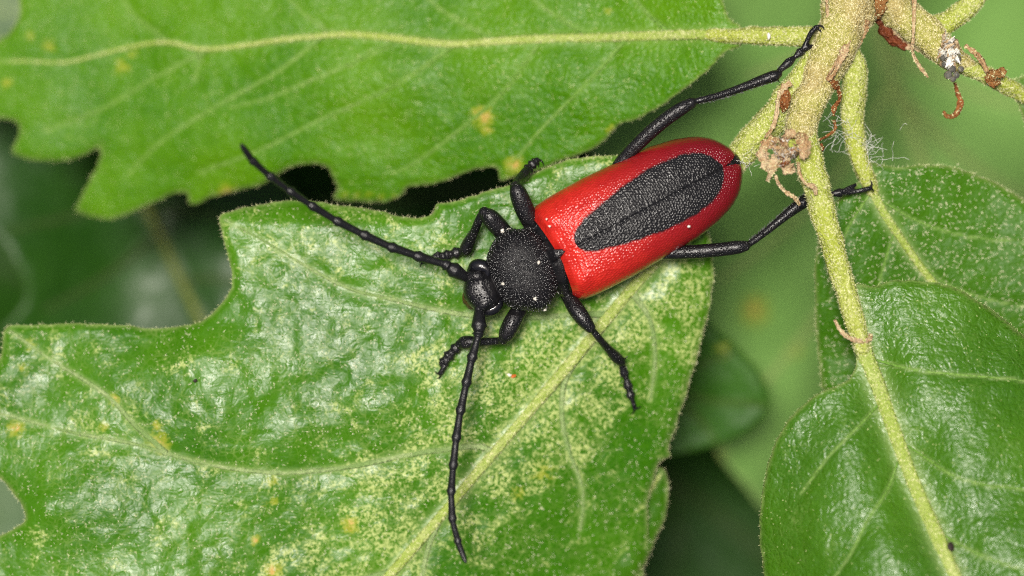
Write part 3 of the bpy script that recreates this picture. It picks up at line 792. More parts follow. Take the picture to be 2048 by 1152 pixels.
far_leaf('pale matt green leaf hanging below the twig and its stalks',
    [(1330, -140), (1700, -220), (2200, -170), (2500, 200), (2450, 700), (2200, 1000), (1900, 1090), (1700, 1110), (1600, 1062), (1530, 1020), (1480, 962), (1440, 915), (1425, 885), (1330, 800), (1240, 660), (1200, 520), (1190, 420), (1180, 300), (1180, 150), (1250, 40)],
    tilt(-36, -3.2, -1.0, 1750, 450, 2.0, 71), 'leaf_pale', midrib=[(1700, -200), (1760, 80), (1830, 280), (1890, 450), (1960, 700), (2000, 950)],
    laterals=[[(1800, 190), (1940, 330), (2100, 420), (2250, 460)], [(1790, 160), (1690, 330), (1560, 470), (1440, 560)], [(1850, 340), (1720, 520), (1600, 680), (1500, 800)], [(1770, 100), (1960, 190), (2150, 230)], [(1890, 450), (1800, 640), (1680, 820), (1600, 960)], [(1740, 10), (1640, 90), (1500, 150)]],
    rust=[(1510, 620, 40, .9), (1590, 700, 22, .8), (1445, 730, 30, .6), (1440, 910, 20, .6)], seed=72, midr=(14, 8), latr=7)
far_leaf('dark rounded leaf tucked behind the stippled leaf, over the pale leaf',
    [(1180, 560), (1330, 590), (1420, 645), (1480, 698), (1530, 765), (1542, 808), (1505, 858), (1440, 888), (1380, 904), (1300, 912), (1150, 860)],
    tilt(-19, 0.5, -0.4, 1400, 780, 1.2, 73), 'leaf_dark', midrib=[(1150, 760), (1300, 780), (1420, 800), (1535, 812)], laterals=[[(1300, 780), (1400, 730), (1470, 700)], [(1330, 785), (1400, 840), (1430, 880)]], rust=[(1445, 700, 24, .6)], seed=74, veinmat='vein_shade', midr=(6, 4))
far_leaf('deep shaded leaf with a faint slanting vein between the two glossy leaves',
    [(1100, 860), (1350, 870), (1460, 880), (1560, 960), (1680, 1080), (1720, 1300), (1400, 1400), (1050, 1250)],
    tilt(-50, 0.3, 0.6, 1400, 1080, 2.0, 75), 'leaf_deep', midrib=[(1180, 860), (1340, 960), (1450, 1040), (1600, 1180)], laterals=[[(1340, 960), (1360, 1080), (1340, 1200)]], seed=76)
far_leaf('narrow dark leaf in the corner between the toothed leaf and its stalk',
    [(1330, 60), (1420, 40), (1480, 90), (1492, 150), (1478, 215), (1440, 235), (1390, 215), (1300, 150)],
    tilt(-27, 0.3, -0.5, 1420, 150, 0.8, 89), 'leaf_dark', midrib=[(1340, 70), (1420, 130), (1470, 210)], seed=90)
far_leaf('small leaf lobe peeping out behind the edge of the stippled leaf',
    [(1200, 960), (1290, 950), (1312, 936), (1328, 940), (1336, 962), (1335, 1000), (1326, 1045), (1305, 1090), (1288, 1130), (1230, 1190), (1150, 1120)],
    tilt(-4.5, -0.3, 0.2, 1300, 1030, 0.5, 77, sc_=70.), 'leaf_side', midrib=[(1180, 1150), (1250, 1060), (1320, 950)], step=7, seed=78, midr=(7, 3), veinmat='vein', ridge=.12, fringe=2, hair=M['hair'], hairdens=5, fringemat=M['felt'])
far_leaf('blurred dark leaf with pale midrib, behind the notch of the stippled leaf',
    [(-220, 120), (60, 170), (300, 240), (520, 320), (640, 480), (600, 680), (430, 820), (180, 800), (10, 730), (-6, 668), (34, 622), (50, 592), (24, 525), (-20, 470), (-150, 440)],
    tilt(-30, -0.6, 0.5, 280, 500, 2.0, 79), 'leaf_shade', midrib=[(180, 200), (255, 350), (310, 450), (350, 540), (400, 640), (450, 780)],
    laterals=[[(270, 380), (150, 430), (20, 460)], [(320, 470), (200, 560), (90, 620)], [(300, 420), (420, 430), (540, 470)], [(360, 560), (470, 560), (580, 590)]], seed=80, midr=(10, 8), latr=5, veinmat='vein_stalk')
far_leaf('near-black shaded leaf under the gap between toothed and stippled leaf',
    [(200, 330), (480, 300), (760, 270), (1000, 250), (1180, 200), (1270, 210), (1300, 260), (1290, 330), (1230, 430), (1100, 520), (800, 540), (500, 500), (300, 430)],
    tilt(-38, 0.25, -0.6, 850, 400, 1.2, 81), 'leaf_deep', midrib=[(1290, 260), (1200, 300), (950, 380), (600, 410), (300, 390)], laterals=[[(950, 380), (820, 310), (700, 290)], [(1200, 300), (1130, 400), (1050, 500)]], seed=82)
far_leaf('grey-green leaf showing past the tip of the toothed leaf',
    [(-420, -260), (60, -240), (240, -60), (260, 80), (120, 220), (-120, 330), (-420, 300)],
    tilt(-52, 0.6, 0.4, 0, 20, 2.0, 83), 'leaf_grey', midrib=[(-380, -100), (-100, 0), (230, 40)], laterals=[[(-100, 0), (0, 100), (60, 200)]], seed=84)
far_leaf('pale grey-green leaf seen through the notch beside the lobes',
    [(-420, 760), (-60, 800), (160, 880), (280, 1040), (220, 1240), (-60, 1330), (-420, 1260)],
    tilt(-46, -0.9, 0.9, -20, 1020, 1.2, 85), 'leaf_grey', midrib=[(-380, 960), (-100, 1080), (240, 1120)], laterals=[[(-100, 1080), (-40, 960), (30, 880)]], seed=86)
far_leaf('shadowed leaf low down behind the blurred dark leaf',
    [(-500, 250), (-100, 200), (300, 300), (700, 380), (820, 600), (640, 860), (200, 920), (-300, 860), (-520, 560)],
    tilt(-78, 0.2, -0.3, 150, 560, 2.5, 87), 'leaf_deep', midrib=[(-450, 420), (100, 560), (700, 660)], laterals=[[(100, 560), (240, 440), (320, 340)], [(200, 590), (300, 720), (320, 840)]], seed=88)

# ------------------------------------------------------------------ the beetle
beetle = empty('longhorn_beetle', None)
tag(beetle, 'red and black longhorn beetle with long jointed antennae resting on the stippled leaf', 'beetle')

def dome(c, outline, zc, h_up, h_dn, n=56, p=0.9, rings=26):
    """closed pebble whose outline in plan is given in photograph pixels"""
    o = catmull(outline, 10, True)
    a = np.arctan2(o[:, 1] - c[1], o[:, 0] - c[0]); r = np.hypot(o[:, 0] - c[0], o[:, 1] - c[1])
    k = np.argsort(a); a = a[k]; r = r[k]
    th = np.linspace(-np.pi, np.pi, n, endpoint=False)
    rr = np.interp(th, np.concatenate([a - 2 * np.pi, a, a + 2 * np.pi]), np.tile(r, 3))
    V = []; F = []
    for i in range(rings + 1):
        ph = math.pi * i / rings
        s = math.sin(ph)**p; z = zc + (h_up if ph < math.pi / 2 else h_dn) * math.copysign(abs(math.cos(ph))**p, math.cos(ph))
        V.append(W(c[0] + np.cos(th) * rr * s, c[1] + np.sin(th) * rr * s, z))
    for i in range(rings):
        for j in range(n):
            q = (j + 1) % n
            F.append((i * n + j, i * n + q, (i + 1) * n + q, (i + 1) * n + j))
    return np.concatenate(V), F

S0 = np.array([1135.0, 500.0]); DU = np.array([0.8835, -0.4685]); DV = np.array([-0.4685, -0.8835])
def uv(u, v): return S0[0] + u * DU[0] + v * DV[0], S0[1] + u * DU[1] + v * DV[1]

parts = []
PRO = [(1017, 456), (1003, 467), (985, 487), (976, 508), (973, 524), (978, 541), (987, 560), (996, 583), (1009, 605), (1029, 618), (1052, 620), (1076, 624), (1091, 620), (1106, 600), (1115, 574), (1115, 549), (1108, 520), (1097, 493), (1079, 470), (1058, 457), (1036, 459)]
parts.append(dome((1045, 540), PRO, 2.75, 1.55, 1.6, p=.64))
HEADP = [(934, 549), (942, 532), (957, 527), (974, 529), (986, 545), (996, 567), (1003, 588), (1001, 606), (989, 620), (970, 625), (952, 621), (936, 606), (927, 586), (928, 564)]
parts.append(dome((966, 578), HEADP, 2.35, 1.2, 1.3, p=.62))
# brow ridges, antenna sockets, jaws, palps
for x, y, z, r in ((958, 544, 3.0, .40), (941, 552, 3.2, .34), (960, 617, 3.1, .36), (982, 610, 2.7, .42), (952, 566, 3.35, .22), (955, 592, 3.25, .22), (940, 575, 2.9, .28), (938, 592, 2.6, .3)):
    parts.append(blob(W(x, y, z), r, amp=.05, seed=int(x)))
for q in ([(978, 556, 3.20, 8), (964, 553, 3.34, 10), (950, 553, 3.34, 12), (938, 556, 3.15, 11)], [(990, 595, 3.10, 8), (978, 601, 3.24, 10), (966, 609, 3.24, 12), (958, 617, 3.10, 11)]):
    parts.append(sweep(*pix_path(q), seg=12))
parts.append(sweep(*pix_path([(945, 580, 2.0, 14), (934, 592, 1.4, 10), (930, 604, 0.9, 5)]), seg=12))
parts.append(sweep(*pix_path([(950, 600, 1.8, 14), (943, 610, 1.3, 10), (936, 611, 0.9, 5)]), seg=12))
# neck, thorax, abdomen
parts.append(sweep(*pix_path([(985, 566, 2.4, 34), (1005, 556, 2.6, 44), (1025, 550, 2.6, 55)]), seg=24, flat=.8))
ab = [(*uv(-70, 2), 2.4, 60), (*uv(-30, 6), 2.3, 72), (*uv(20, 5), 2.2, 86), (*uv(120, 3), 2.1, 86), (*uv(220, 1), 2.0, 82), (*uv(300, 2), 1.9, 66), (*uv(350, 2), 1.8, 40)]
parts.append(sweep(*pix_path(ab, 8), seg=32, flat=.62))
# scutellum and collar
parts.append(sweep(*pix_path([(1088, 520, 3.5, 16), (1103, 511, 3.95, 13), (1115, 507, 4.1, 10), (1125, 503, 4.1, 6)]), seg=12, flat=.35))
parts.append(sweep(*pix_path([(1078, 470, 2.6, 16), (1092, 492, 3.2, 18), (1110, 522, 3.5, 18), (1122, 552, 3.2, 17), (1128, 580, 2.5, 14)]), seg=14, flat=.8))

def leg(femur, tibia, tarsus, claw):
    parts.append(sweep(*pix_path(femur), seg=16))
    parts.append(sweep(*pix_path(tibia), seg=14))
    for i in range(len(tarsus) - 1):
        (x0, y0, z0, r0), (x1, y1, z1, r1) = tarsus[i], tarsus[i + 1]
        k = 0.86
        xe, ye, ze = x0 + (x1 - x0) * k, y0 + (y1 - y0) * k, z0 + (z1 - z0) * k
        parts.append(sweep(*pix_path([(x0, y0, z0, r0 * .55), ((x0 + xe) / 2, (y0 + ye) / 2, (z0 + ze) / 2, r0 * .9), (x0 * .2 + xe * .8, y0 * .2 + ye * .8, z0 * .2 + ze * .8, r0 * 1.08), (xe, ye, ze, r0 * .8)], 3), seg=12, flat=.8))
        parts.append(sweep(*pix_path([(x0, y0, z0, r0 * .45), (x1, y1, z1, r1 * .45)], 2), seg=8))
    for c in claw:
        parts.append(sweep(*pix_path(c), seg=8))
zmn = lambda x, y, dz: zm(z_main, x, y) + dz
# front, upper side
leg([(1030, 500, 1.9, 16), (1012, 472, 2.3, 18), (992, 448, 2.6, 19), (977, 432, 2.8, 17), (969, 425, 2.8, 12)],
    [(967, 424, 2.75, 9), (958, 440, 2.5, 8.5), (948, 465, 1.9, 9.5), (938, 485, 1.4, 13), (931, 500, 1.1, 13.5), (927, 503, 1.0, 10)],
    [(924, 502, zmn(924, 502, .75), 12), (905, 508, zmn(905, 508, .5), 11.5), (888, 512, zmn(888, 512, .45), 11), (870, 514, zmn(870, 514, .45), 7)],
    [[(880, 513, zmn(880, 513, .5), 5), (862, 517, zmn(862, 517, .5), 5.5), (850, 523, zmn(850, 523, .4), 5)], [(850, 523, zmn(850, 523, .4), 2.6), (842, 528, zmn(842, 528, .3), 2.2), (840, 534, zmn(840, 534, .1), 1.6)], [(852, 521, zmn(852, 521, .4), 2.6), (843, 521, zmn(843, 521, .3), 2.2), (838, 525, zmn(838, 525, .1), 1.6)]])
# front, lower side
leg([(1045, 610, 1.9, 15), (1034, 628, 2.2, 17), (1022, 650, 2.3, 18), (1012, 670, 2.2, 16), (1007, 679, 2.1, 11)],
    [(1006, 681, 2.0, 8), (985, 683, 1.7, 8), (960, 684, 1.4, 9.5), (938, 684, 1.2, 13), (926, 686, 1.05, 13.5), (920, 688, 1.0, 10)],
    [(920, 688, zmn(920, 688, .7), 11.5), (905, 703, zmn(905, 703, .5), 12), (893, 717, zmn(893, 717, .45), 11.5), (885, 728, zmn(885, 728, .4), 7)],
    [[(897, 716, zmn(897, 716, .5), 5), (888, 734, zmn(888, 734, .5), 5.5), (881, 746, zmn(881, 746, .4), 5.5)], [(881, 746, zmn(881, 746, .4), 2.6), (874, 747, zmn(874, 747, .3), 2.2), (870, 743, zmn(870, 743, .1), 1.6)], [(882, 748, zmn(882, 748, .4), 2.6), (879, 755, zmn(879, 755, .2), 2.2), (874, 757, zmn(874, 757, .1), 1.6)]])
# middle, upper side: steps over the leaf edge
leg([(1090, 500, 1.9, 14), (1066, 455, 2.4, 16), (1052, 425, 2.7, 19), (1041, 398, 2.9, 19), (1034, 380, 3.0, 16), (1031, 373, 2.9, 12)],
    [(1030, 371, 2.8, 8), (1034, 362, 2.2, 8), (1042, 354, 1.6, 9), (1050, 346, 1.2, 10), (1054, 341, 1.0, 9)],
    [(1052, 343, 1.0, 11), (1060, 334, .75, 11), (1067, 327, .6, 10), (1072, 322, .5, 7)],
    [[(1066, 328, .7, 6), (1074, 320, .6, 6)], [(1074, 320, .6, 2.8), (1082, 321, .5, 2.4), (1087, 328, .3, 1.8), (1088, 333, .2, 1.4)], [(1074, 322, .5, 2.8), (1078, 327, .3, 2.2), (1077, 335, .1, 1.6)]])
# middle, lower side
leg([(1120, 565, 1.8, 13), (1136, 592, 2.1, 14), (1152, 618, 2.5, 16.5), (1168, 640, 2.6, 15.5), (1180, 655, 2.6, 11.5)],
    [(1182, 656, 2.5, 6.5), (1196, 674, 2.2, 7), (1216, 697, 1.2, 8.5), (1233, 715, 0.5, 11.5), (1242, 723, 0.15, 10)],
    [(1242, 726, zmn(1242, 726, .6), 9), (1252, 757, zmn(1252, 757, .45), 9.5), (1258, 780, zmn(1258, 780, .4), 9.5), (1263, 796, zmn(1263, 796, .4), 6)],
    [[(1260, 785, zmn(1260, 785, .45), 4.5), (1266, 805, zmn(1266, 805, .45), 5), (1269, 816, zmn(1269, 816, .4), 5)], [(1269, 816, zmn(1269, 816, .4), 2.4), (1277, 816, zmn(1277, 816, .3), 2), (1282, 812, zmn(1282, 812, .1), 1.5)], [(1268, 818, zmn(1268, 818, .4), 2.4), (1267, 825, zmn(1267, 825, .2), 2), (1262, 828, zmn(1262, 828, .1), 1.5)], [(1242, 722, .2, 2.2), (1250, 717, .2, 1.8), (1256, 712, .2, 1.2)]])
# hind, upper side: reaches the twig
leg([(1190, 430, 1.5, 11), (1215, 375, 1.9, 13), (1240, 328, 2.2, 13.5), (1280, 283, 2.6, 14.5), (1325, 243, 2.9, 15), (1362, 217, 3.1, 14.5), (1382, 206, 3.1, 12)],
    [(1384, 205, 3.1, 6), (1393, 202, 3.1, 6.5), (1440, 190, 2.9, 7.5), (1490, 173, 2.7, 9), (1530, 158, 2.5, 11), (1550, 151, 2.45, 11.5), (1556, 148, 2.4, 9)],
    [(1553, 146, 2.4, 8.5), (1590, 114, 2.1, 8.5), (1606, 99, 2.0, 9), (1615, 91, 1.9, 6)],
    [[(1600, 104, 2.0, 6), (1614, 96, 1.9, 6), (1626, 92, 1.8, 4)], [(1606, 98, 2.0, 4.5), (1613, 84, 2.0, 5), (1622, 66, 2.1, 5.5), (1632, 55, 2.2, 5.5)], [(1632, 54, 2.2, 2.6), (1640, 51, 2.3, 2.4), (1647, 55, 2.4, 1.8), (1648, 60, 2.4, 1.4)], [(1632, 56, 2.2, 2.6), (1640, 60, 2.2, 2.2), (1643, 66, 2.2, 1.6)], [(1552, 152, 2.4, 2.4), (1556, 160, 2.3, 2), (1560, 166, 2.2, 1.2)]])
# hind, lower side: passes under the yellow stalk onto the next leaf
leg([(1230, 470, 1.5, 11), (1280, 495, 1.8, 13), (1325, 505, 2.0, 13.5), (1380, 504, 2.15, 14), (1440, 499, 2.25, 14), (1478, 494, 2.3, 13.5), (1490, 492, 2.3, 11)],
    [(1493, 491, 2.25, 6), (1500, 487, 2.2, 6.5), (1535, 461, 2.0, 7.5), (1575, 428, 1.8, 10), (1605, 405, 1.65, 13), (1618, 397, 1.55, 12), (1624, 394, 1.5, 9)],
    [(1624, 394, 1.4, 8.5), (1664, 388, 1.0, 9), (1688, 384, 0.8, 9), (1702, 381, .7, 6)],
    [[(1688, 382, .85, 5.5), (1700, 376, .8, 5.5), (1710, 370, .7, 4)], [(1690, 386, .8, 4.5), (1712, 383, .75, 5), (1730, 379, .75, 5.5), (1741, 376, .7, 5)], [(1741, 374, .7, 2.6), (1744, 367, .7, 2.2), (1741, 361, .6, 1.6)], [(1742, 377, .7, 2.6), (1746, 380, .6, 2.2), (1746, 384, .4, 1.6)]])

BV, BF = joinm(parts)
tmp = bpy.data.meshes.new('tmp'); tmp.from_pydata(BV.tolist(), [], BF); tmp.update()
import bmesh
bm_ = bmesh.new(); bm_.from_mesh(tmp); bmesh.ops.recalc_face_normals(bm_, faces=bm_.faces); bm_.to_mesh(tmp); bm_.free()
to = bpy.data.objects.new('tmp', tmp); col.objects.link(to)
rm = to.modifiers.new('r', 'REMESH'); rm.mode = 'VOXEL'; rm.voxel_size = 0.045; rm.use_smooth_shade = True
sm = to.modifiers.new('s', 'SMOOTH'); sm.factor = 0.5; sm.iterations = 3
ev = to.evaluated_get(bpy.context.evaluated_depsgraph_get())
me = bpy.data.meshes.new_from_object(ev)
co = np.empty(len(me.vertices) * 3, np.float32); me.vertices.foreach_get('co', co); co = co.reshape(-1, 3)
bpy.data.objects.remove(to); bpy.data.meshes.remove(tmp)
pc = W(1045, 540, 2.8)
dp = np.linalg.norm((co - pc) / np.array([2.25, 2.35, 2.1]), axis=1)
gran = 1 - sstep(1.02, 1.10, dp)
gran *= sstep(1.6, 2.6, co[:, 2])
jaw = np.exp(-(((co - W(932, 598, 1.5)) / np.array([.5, .6, .8]))**2).sum(1))
me.vertices.foreach_set('co', (co * MM).ravel().astype(np.float32))
for nme, val in (('gran', gran), ('jaw', jaw)):
    at = me.attributes.new(nme, 'FLOAT', 'POINT'); at.data.foreach_set('value', val.astype(np.float32))
me.polygons.foreach_set('use_smooth', np.ones(len(me.polygons), bool))
me.update()

m = NT('beetle_black')
v1 = m.voro(6.3, 'F1', rand=0.55)
granh = m.math('MULTIPLY', m.ramp(v1, 0.05, 0.55, 0.15, 0.0), m.attr('gran'))
punct = m.math('MULTIPLY', m.ramp(m.voro(7.0, 'F1', rand=.8), 0.0, 0.45), m.math('SUBTRACT', 1.0, m.attr('gran')))
h = m.math('ADD', granh, m.math('MULTIPLY', punct, 0.6))
h = m.math('ADD', h, m.math('MULTIPLY', m.noise(12, 3, .6), .25))
base = m.mix(m.ramp(m.noise(2.5, 3), .4, .7), (0.006, 0.006, 0.007), (0.012, 0.011, 0.012))
base = m.mix(m.math('MULTIPLY', m.attr('jaw'), .8), base, (0.10, 0.03, 0.01))
m.surf(base, m.ramp(m.noise(3.0, 3), .3, .7, .20, .32), m.bump(h, 1.0, 0.09), m.math('SUBTRACT', 0.42, m.math('MULTIPLY', m.attr('gran'), 0.32)))
M['chitin'] = m.m
me.materials.clear(); me.materials.append(M['chitin'])
bo = bpy.data.objects.new('body', me); col.objects.link(bo); bo.parent = beetle

# polished granules all over the pronotum
def granules(n=1350):
    o = catmull(PRO, 10, True); c = np.array([1045.0, 540.0])
    a = np.arctan2(o[:, 1] - c[1], o[:, 0] - c[0]); r = np.hypot(*(o - c).T); k = np.argsort(a); a = a[k]; r = r[k]
    i = np.arange(n); th = (i * 2.399963 + rng.normal(0, .03, n) + np.pi) % (2 * np.pi) - np.pi
    n1 = int(n * .72)
    ph = np.where(i < n1, np.arcsin((np.sqrt((i + .5) / n1).clip(0, 1) * .97)**(1 / .64)), 1.26 + .42 * ((i - n1) / (n - n1))) + rng.normal(0, .006, n)
    ph = np.abs(ph)
    rr = np.interp(th, np.concatenate([a - 2 * np.pi, a, a + 2 * np.pi]), np.tile(r, 3))
    sx = np.abs(np.sin(ph))**.64 * .995; z = 2.75 + 1.55 * np.sign(np.cos(ph)) * np.abs(np.cos(ph))**.64
    p = W(c[0] + np.cos(th) * rr * sx, c[1] + np.sin(th) * rr * sx, z + .008)
    q = []
    for t_, m_ in ((0.0, 1), (.75, 6), (1.5, 6), (2.4, 6)):
        for j in range(m_): q.append((math.sin(t_) * math.cos(j * 6.283 / m_), math.sin(t_) * math.sin(j * 6.283 / m_), math.cos(t_)))
    q = np.array(q)
    f = [(0, 1 + j, 1 + (j + 1) % 6) for j in range(6)]
    for b_ in (1, 7):
        for j in range(6):
            j2 = (j + 1) % 6
            f += [(b_ + j, b_ + 6 + j, b_ + 6 + j2), (b_ + j, b_ + 6 + j2, b_ + j2)]
    f = np.array(f)
    rad = rng.uniform(.045, .060, n)
    V = p[:, None] + q[None] * rad[:, None, None]
    F = f[None] + (np.arange(n) * len(q))[:, None, None]
    g_ = mesh_obj('granule', V.reshape(-1, 3), F.reshape(-1, 3), M['polish'], beetle)
    tag(g_, kind='stuff')
m = NT('beetle_polish')
m.surf((0.010, 0.010, 0.011), 0.20, None, 0.8, Coat_Weight=0.6, Coat_Roughness=0.12)
M['polish'] = m.m
granules()

m = NT('beetle_eye')
m.surf((0.006, 0.006, 0.008), 0.16, m.bump(m.voro(22, 'F1'), .25, .02), 0.6)
M['eye'] = m.m
for pts in ([(942, 540, 2.95, 8), (950, 533, 3.1, 13), (964, 533, 3.2, 14), (975, 542, 3.3, 10), (974, 552, 3.35, 5)], [(962, 623, 2.6, 7), (974, 622, 2.75, 12), (988, 616, 2.8, 13), (997, 604, 2.85, 10), (993, 592, 3.1, 5)]):
    mesh_obj('eye', *sweep(*pix_path(pts, 5), seg=14), M['eye'], beetle)

# antennae
m = NT('antenna_black')
m.surf((0.008, 0.008, 0.009), m.ramp(m.noise(4, 3), .3, .7, .24, .38), m.bump(m.noise(11, 3, .65), .7, .04), .42)
M['antenna'] = m.m
def antenna(nodes):
    ps = []
    for i in range(len(nodes) - 1):
        a = np.array(nodes[i], float); b = np.array(nodes[i + 1], float)
        t = np.array([0.0, .12, .45, .75, .90, .97])
        last = i == len(nodes) - 2
        k = np.array([.68, .74, .80, .90, 1.15, .95]) if not last else np.array([.8, .9, .95, .85, .65, .4])
        if i == 0: k = np.array([.62, .8, 1.0, 1.15, 1.22, 1.0])
        q = a + (b - a) * t[:, None]
        q[:, 3] = (a[3] + (b[3] - a[3]) * t) * k * (.93 if i > 1 else 1)
        ps.append(sweep(W(q[:, 0], q[:, 1], q[:, 2]), q[:, 3] / S, 14))
    v, f = joinm(ps)
    mesh_obj('antenna', v, f, M['antenna'], beetle)
antenna([(935, 557, 3.2, 12), (903, 537, 3.8, 13), (891, 529, 3.95, 11), (831, 511, 4.5, 11), (779, 493, 5.0, 10.5), (724, 468, 5.5, 10.2), (670, 440, 6.1, 9.8), (620, 409, 6.8, 9.5), (577, 380, 7.5, 9.2), (537, 350, 8.3, 9), (503, 319, 9.2, 8.5), (482, 288, 10.0, 7)])
antenna([(958, 618, 3.1, 12), (958, 657, 3.6, 13), (957, 669, 3.7, 11), (943, 720, 4.0, 10.8), (932, 770, 4.3, 10.5), (920, 826, 4.6, 10.2), (912, 881, 4.9, 10), (906, 936, 5.2, 9.6), (902, 988, 5.6, 9.2), (905, 1042, 6.0, 8.8), (917, 1087, 6.4, 8), (932, 1126, 6.8, 6)])

# wing covers
m = NT('elytron_red')
wv = m.warp(2.5, .12)
ed = m.voro(5.0, 'DISTANCE_TO_EDGE', wv, .85)
ed2 = m.voro(7.2, 'DISTANCE_TO_EDGE', wv, .85)
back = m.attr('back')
cellh = m.n('Mix', data_type='FLOAT'); m.set(cellh.inputs[0], back); m.set(cellh.inputs[2], m.ramp(ed, 0.0, 0.30, 1, 0)); m.set(cellh.inputs[3], m.ramp(ed2, 0.0, 0.32, 1, 0))
red = m.mix(m.ramp(m.noise(1.2, 5, .65), .3, .7), (0.40, 0.013, 0.009), (0.52, 0.022, 0.013))
red = m.mix(m.math('POWER', back, .8), red, (0.135, 0.004, 0.009))  # crimson rear, with shading of the rear slope painted into the red
mk = m.math('ADD', m.attr('mark'), m.math('MULTIPLY', m.math('SUBTRACT', m.noise(1.6, 5, .75), .5), 15.0))
mk = m.ramp(mk, -3.5, 3.5)
c = m.mix(mk, red, (0.009, 0.009, 0.010))
m.surf(c, m.ramp(m.noise(3, 3), .3, .7, .17, .25), m.bump(m.noise(9.0, 3, .6), .6, .025), m.ramp(mk, 0, 1, .42, .26))
M['elytron'] = m.m
SS = [0, .02, .05, .1, .15, .3, .5, .65, .77, .84, .88, .92, .94, .965, .985, 1.0]
WW = [90, 102, 108, 111, 112, 113, 109, 106, 96, 86, 78, 66, 58, 44, 30, 12]
MU = [18, 21, 27, 38, 56, 100, 150, 176, 215, 254, 290, 312, 328, 340, 348, 356]
MW = [-9, 9, 19, 27, 35, 45, 56, 60, 63, 63, 58, 51, 42, 29, 14, -8]
def elytron(sign):
    nu, nt = 330, 120
    s = (np.linspace(0, 1, nu)**0.9)[:, None]; s = 1 - (1 - s)**1.35
    t = (np.linspace(0, 1, nt)**1.4 * 1.04)[None]
    ub = -21 - 14 * np.minimum(t, 1)
    w = np.interp(s, SS, WW) * (1.0 if sign > 0 else .955)
    a = t * np.pi / 2
    fv = np.sign(np.sin(a)) * np.abs(np.sin(a))**0.72
    fz = np.sign(np.cos(a)) * np.abs(np.cos(a))**0.72
    gap = 0.16 + 5.0 * sstep(.94, 1.0, s)
    end = 388 - 10 * np.exp(-(fv * w / 9)**2) * 1.0
    u = ub + s * (end - ub)
    v = gap + fv * (w - gap)
    h = np.interp(s, [0, .03, .08, .2, .45, .7, .85, .95, 1], [2.0, 2.40, 2.62, 2.75, 2.65, 2.30, 1.9, 1.45, 1.1])
    zb = 1.75 - 0.25 * s
    z = zb + h * fz
    z = z + 0.22 * np.exp(-((s - .05) / .05)**2 - ((v - 72) / 20)**2)            # shoulder
    z = z + .03 * np.exp(-((v - 3.2) / 1.4)**2) - .012 * np.exp(-(v / 1.2)**2)       # suture
    z = z - 0.12 * np.exp(-((s - .06) / .06)**2 - ((v - 30) / 18)**2)
    z = z + .012 * vnoise(u / 30 + 7, v / 26, 91)
    # close-set pits, larger in front than behind
    arc = np.cumsum(np.concatenate([np.zeros((nu, 1)), np.hypot(np.diff(v, axis=1), np.diff(z * S, axis=1))], 1), 1)
    U = u / S; A = arc / S
    dens = 1 + 0.35 * sstep(.15, .7, s)
    gx = np.cumsum(np.concatenate([np.zeros((1, nt)), np.diff(U, axis=0) * (dens[1:] + dens[:-1]) / 2]), 0) / .175; gy = A / .16 + 300
    cx0 = np.floor(gx); best = np.full(U.shape, 9.0)
    for dx in (-1, 0, 1):
        for dy in (-1, 0, 1):
            ix = cx0 + dx; off = (ix % 2) * .5
            iy = np.floor(gy - off) + dy
            jx = ix + .5 + .26 * _h(ix.astype(np.int64), iy.astype(np.int64), 5 + (sign > 0)); jy = iy + off + .5 + .26 * _h(ix.astype(np.int64), iy.astype(np.int64), 15 + (sign > 0))
            best = np.minimum(best, np.hypot(gx - jx, gy - jy))
    pit = -.062 * np.exp(-(best / .34)**2) / dens
    z = z + pit * np.clip(fz * 4, .3, 1)
    x, y = uv(u + 0 * v, sign * v + 0 * u)
    P = W(x, y, z).reshape(-1, 3)
    i = (np.arange(nu - 1)[:, None] * nt + np.arange(nt - 1)).ravel()
    q = np.stack([i, i + nt, i + nt + 1, i + 1], 1)
    a_, b_, c_ = P[q[len(q) // 2 + nt // 3, :3]]
    if np.cross(b_ - a_, c_ - a_)[2] < 0: q = q[:, ::-1]
    mark = np.interp(u, MU, MW) - np.abs(sign * v - 4) + 0 * t
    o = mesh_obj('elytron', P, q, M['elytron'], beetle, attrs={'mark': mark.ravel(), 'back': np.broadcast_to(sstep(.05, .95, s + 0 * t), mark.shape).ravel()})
    so = o.modifiers.new('thickness', 'SOLIDIFY'); so.thickness = 0.10 * MM; so.offset = -1; so.use_rim = False
    return o
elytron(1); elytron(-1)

# bristles
def bristles(name, path, rad, n, L, side_bias, mat, w=.013):
    c = catmull(np.asarray(path, float), 8); p = W(c[:, 0], c[:, 1], c[:, 2])
    k = rng.random(n) * (len(p) - 1.01); i = k.astype(int); fr = (k - i)[:, None]
    b = p[i] * (1 - fr) + p[i + 1] * fr
    T = p[i + 1] - p[i]; T /= np.linalg.norm(T, axis=1)[:, None]
    sv = np.cross(T, [0, 0, 1.0]); sv /= np.linalg.norm(sv, axis=1)[:, None]
    a = rng.uniform(0, 6.28, n) if side_bias is None else rng.normal(side_bias, .5, n)
    d = np.cos(a)[:, None] * sv + np.sin(a)[:, None] * np.array([0, 0, 1.0])
    r = np.interp(k / (len(p) - 1), np.linspace(0, 1, len(rad)), rad)[:, None] / S
    tip = b + d * r + (d * .6 + T * .8) * (L * rng.uniform(.5, 1.1, (n, 1)))
    b = b + d * r * .85
    wd = np.cross(tip - b, [0, 0, 1.0]); wd /= np.linalg.norm(wd, axis=1)[:, None] + 1e-9
    return np.stack([b - wd * w, b + wd * w, tip], 1).reshape(-1, 3)
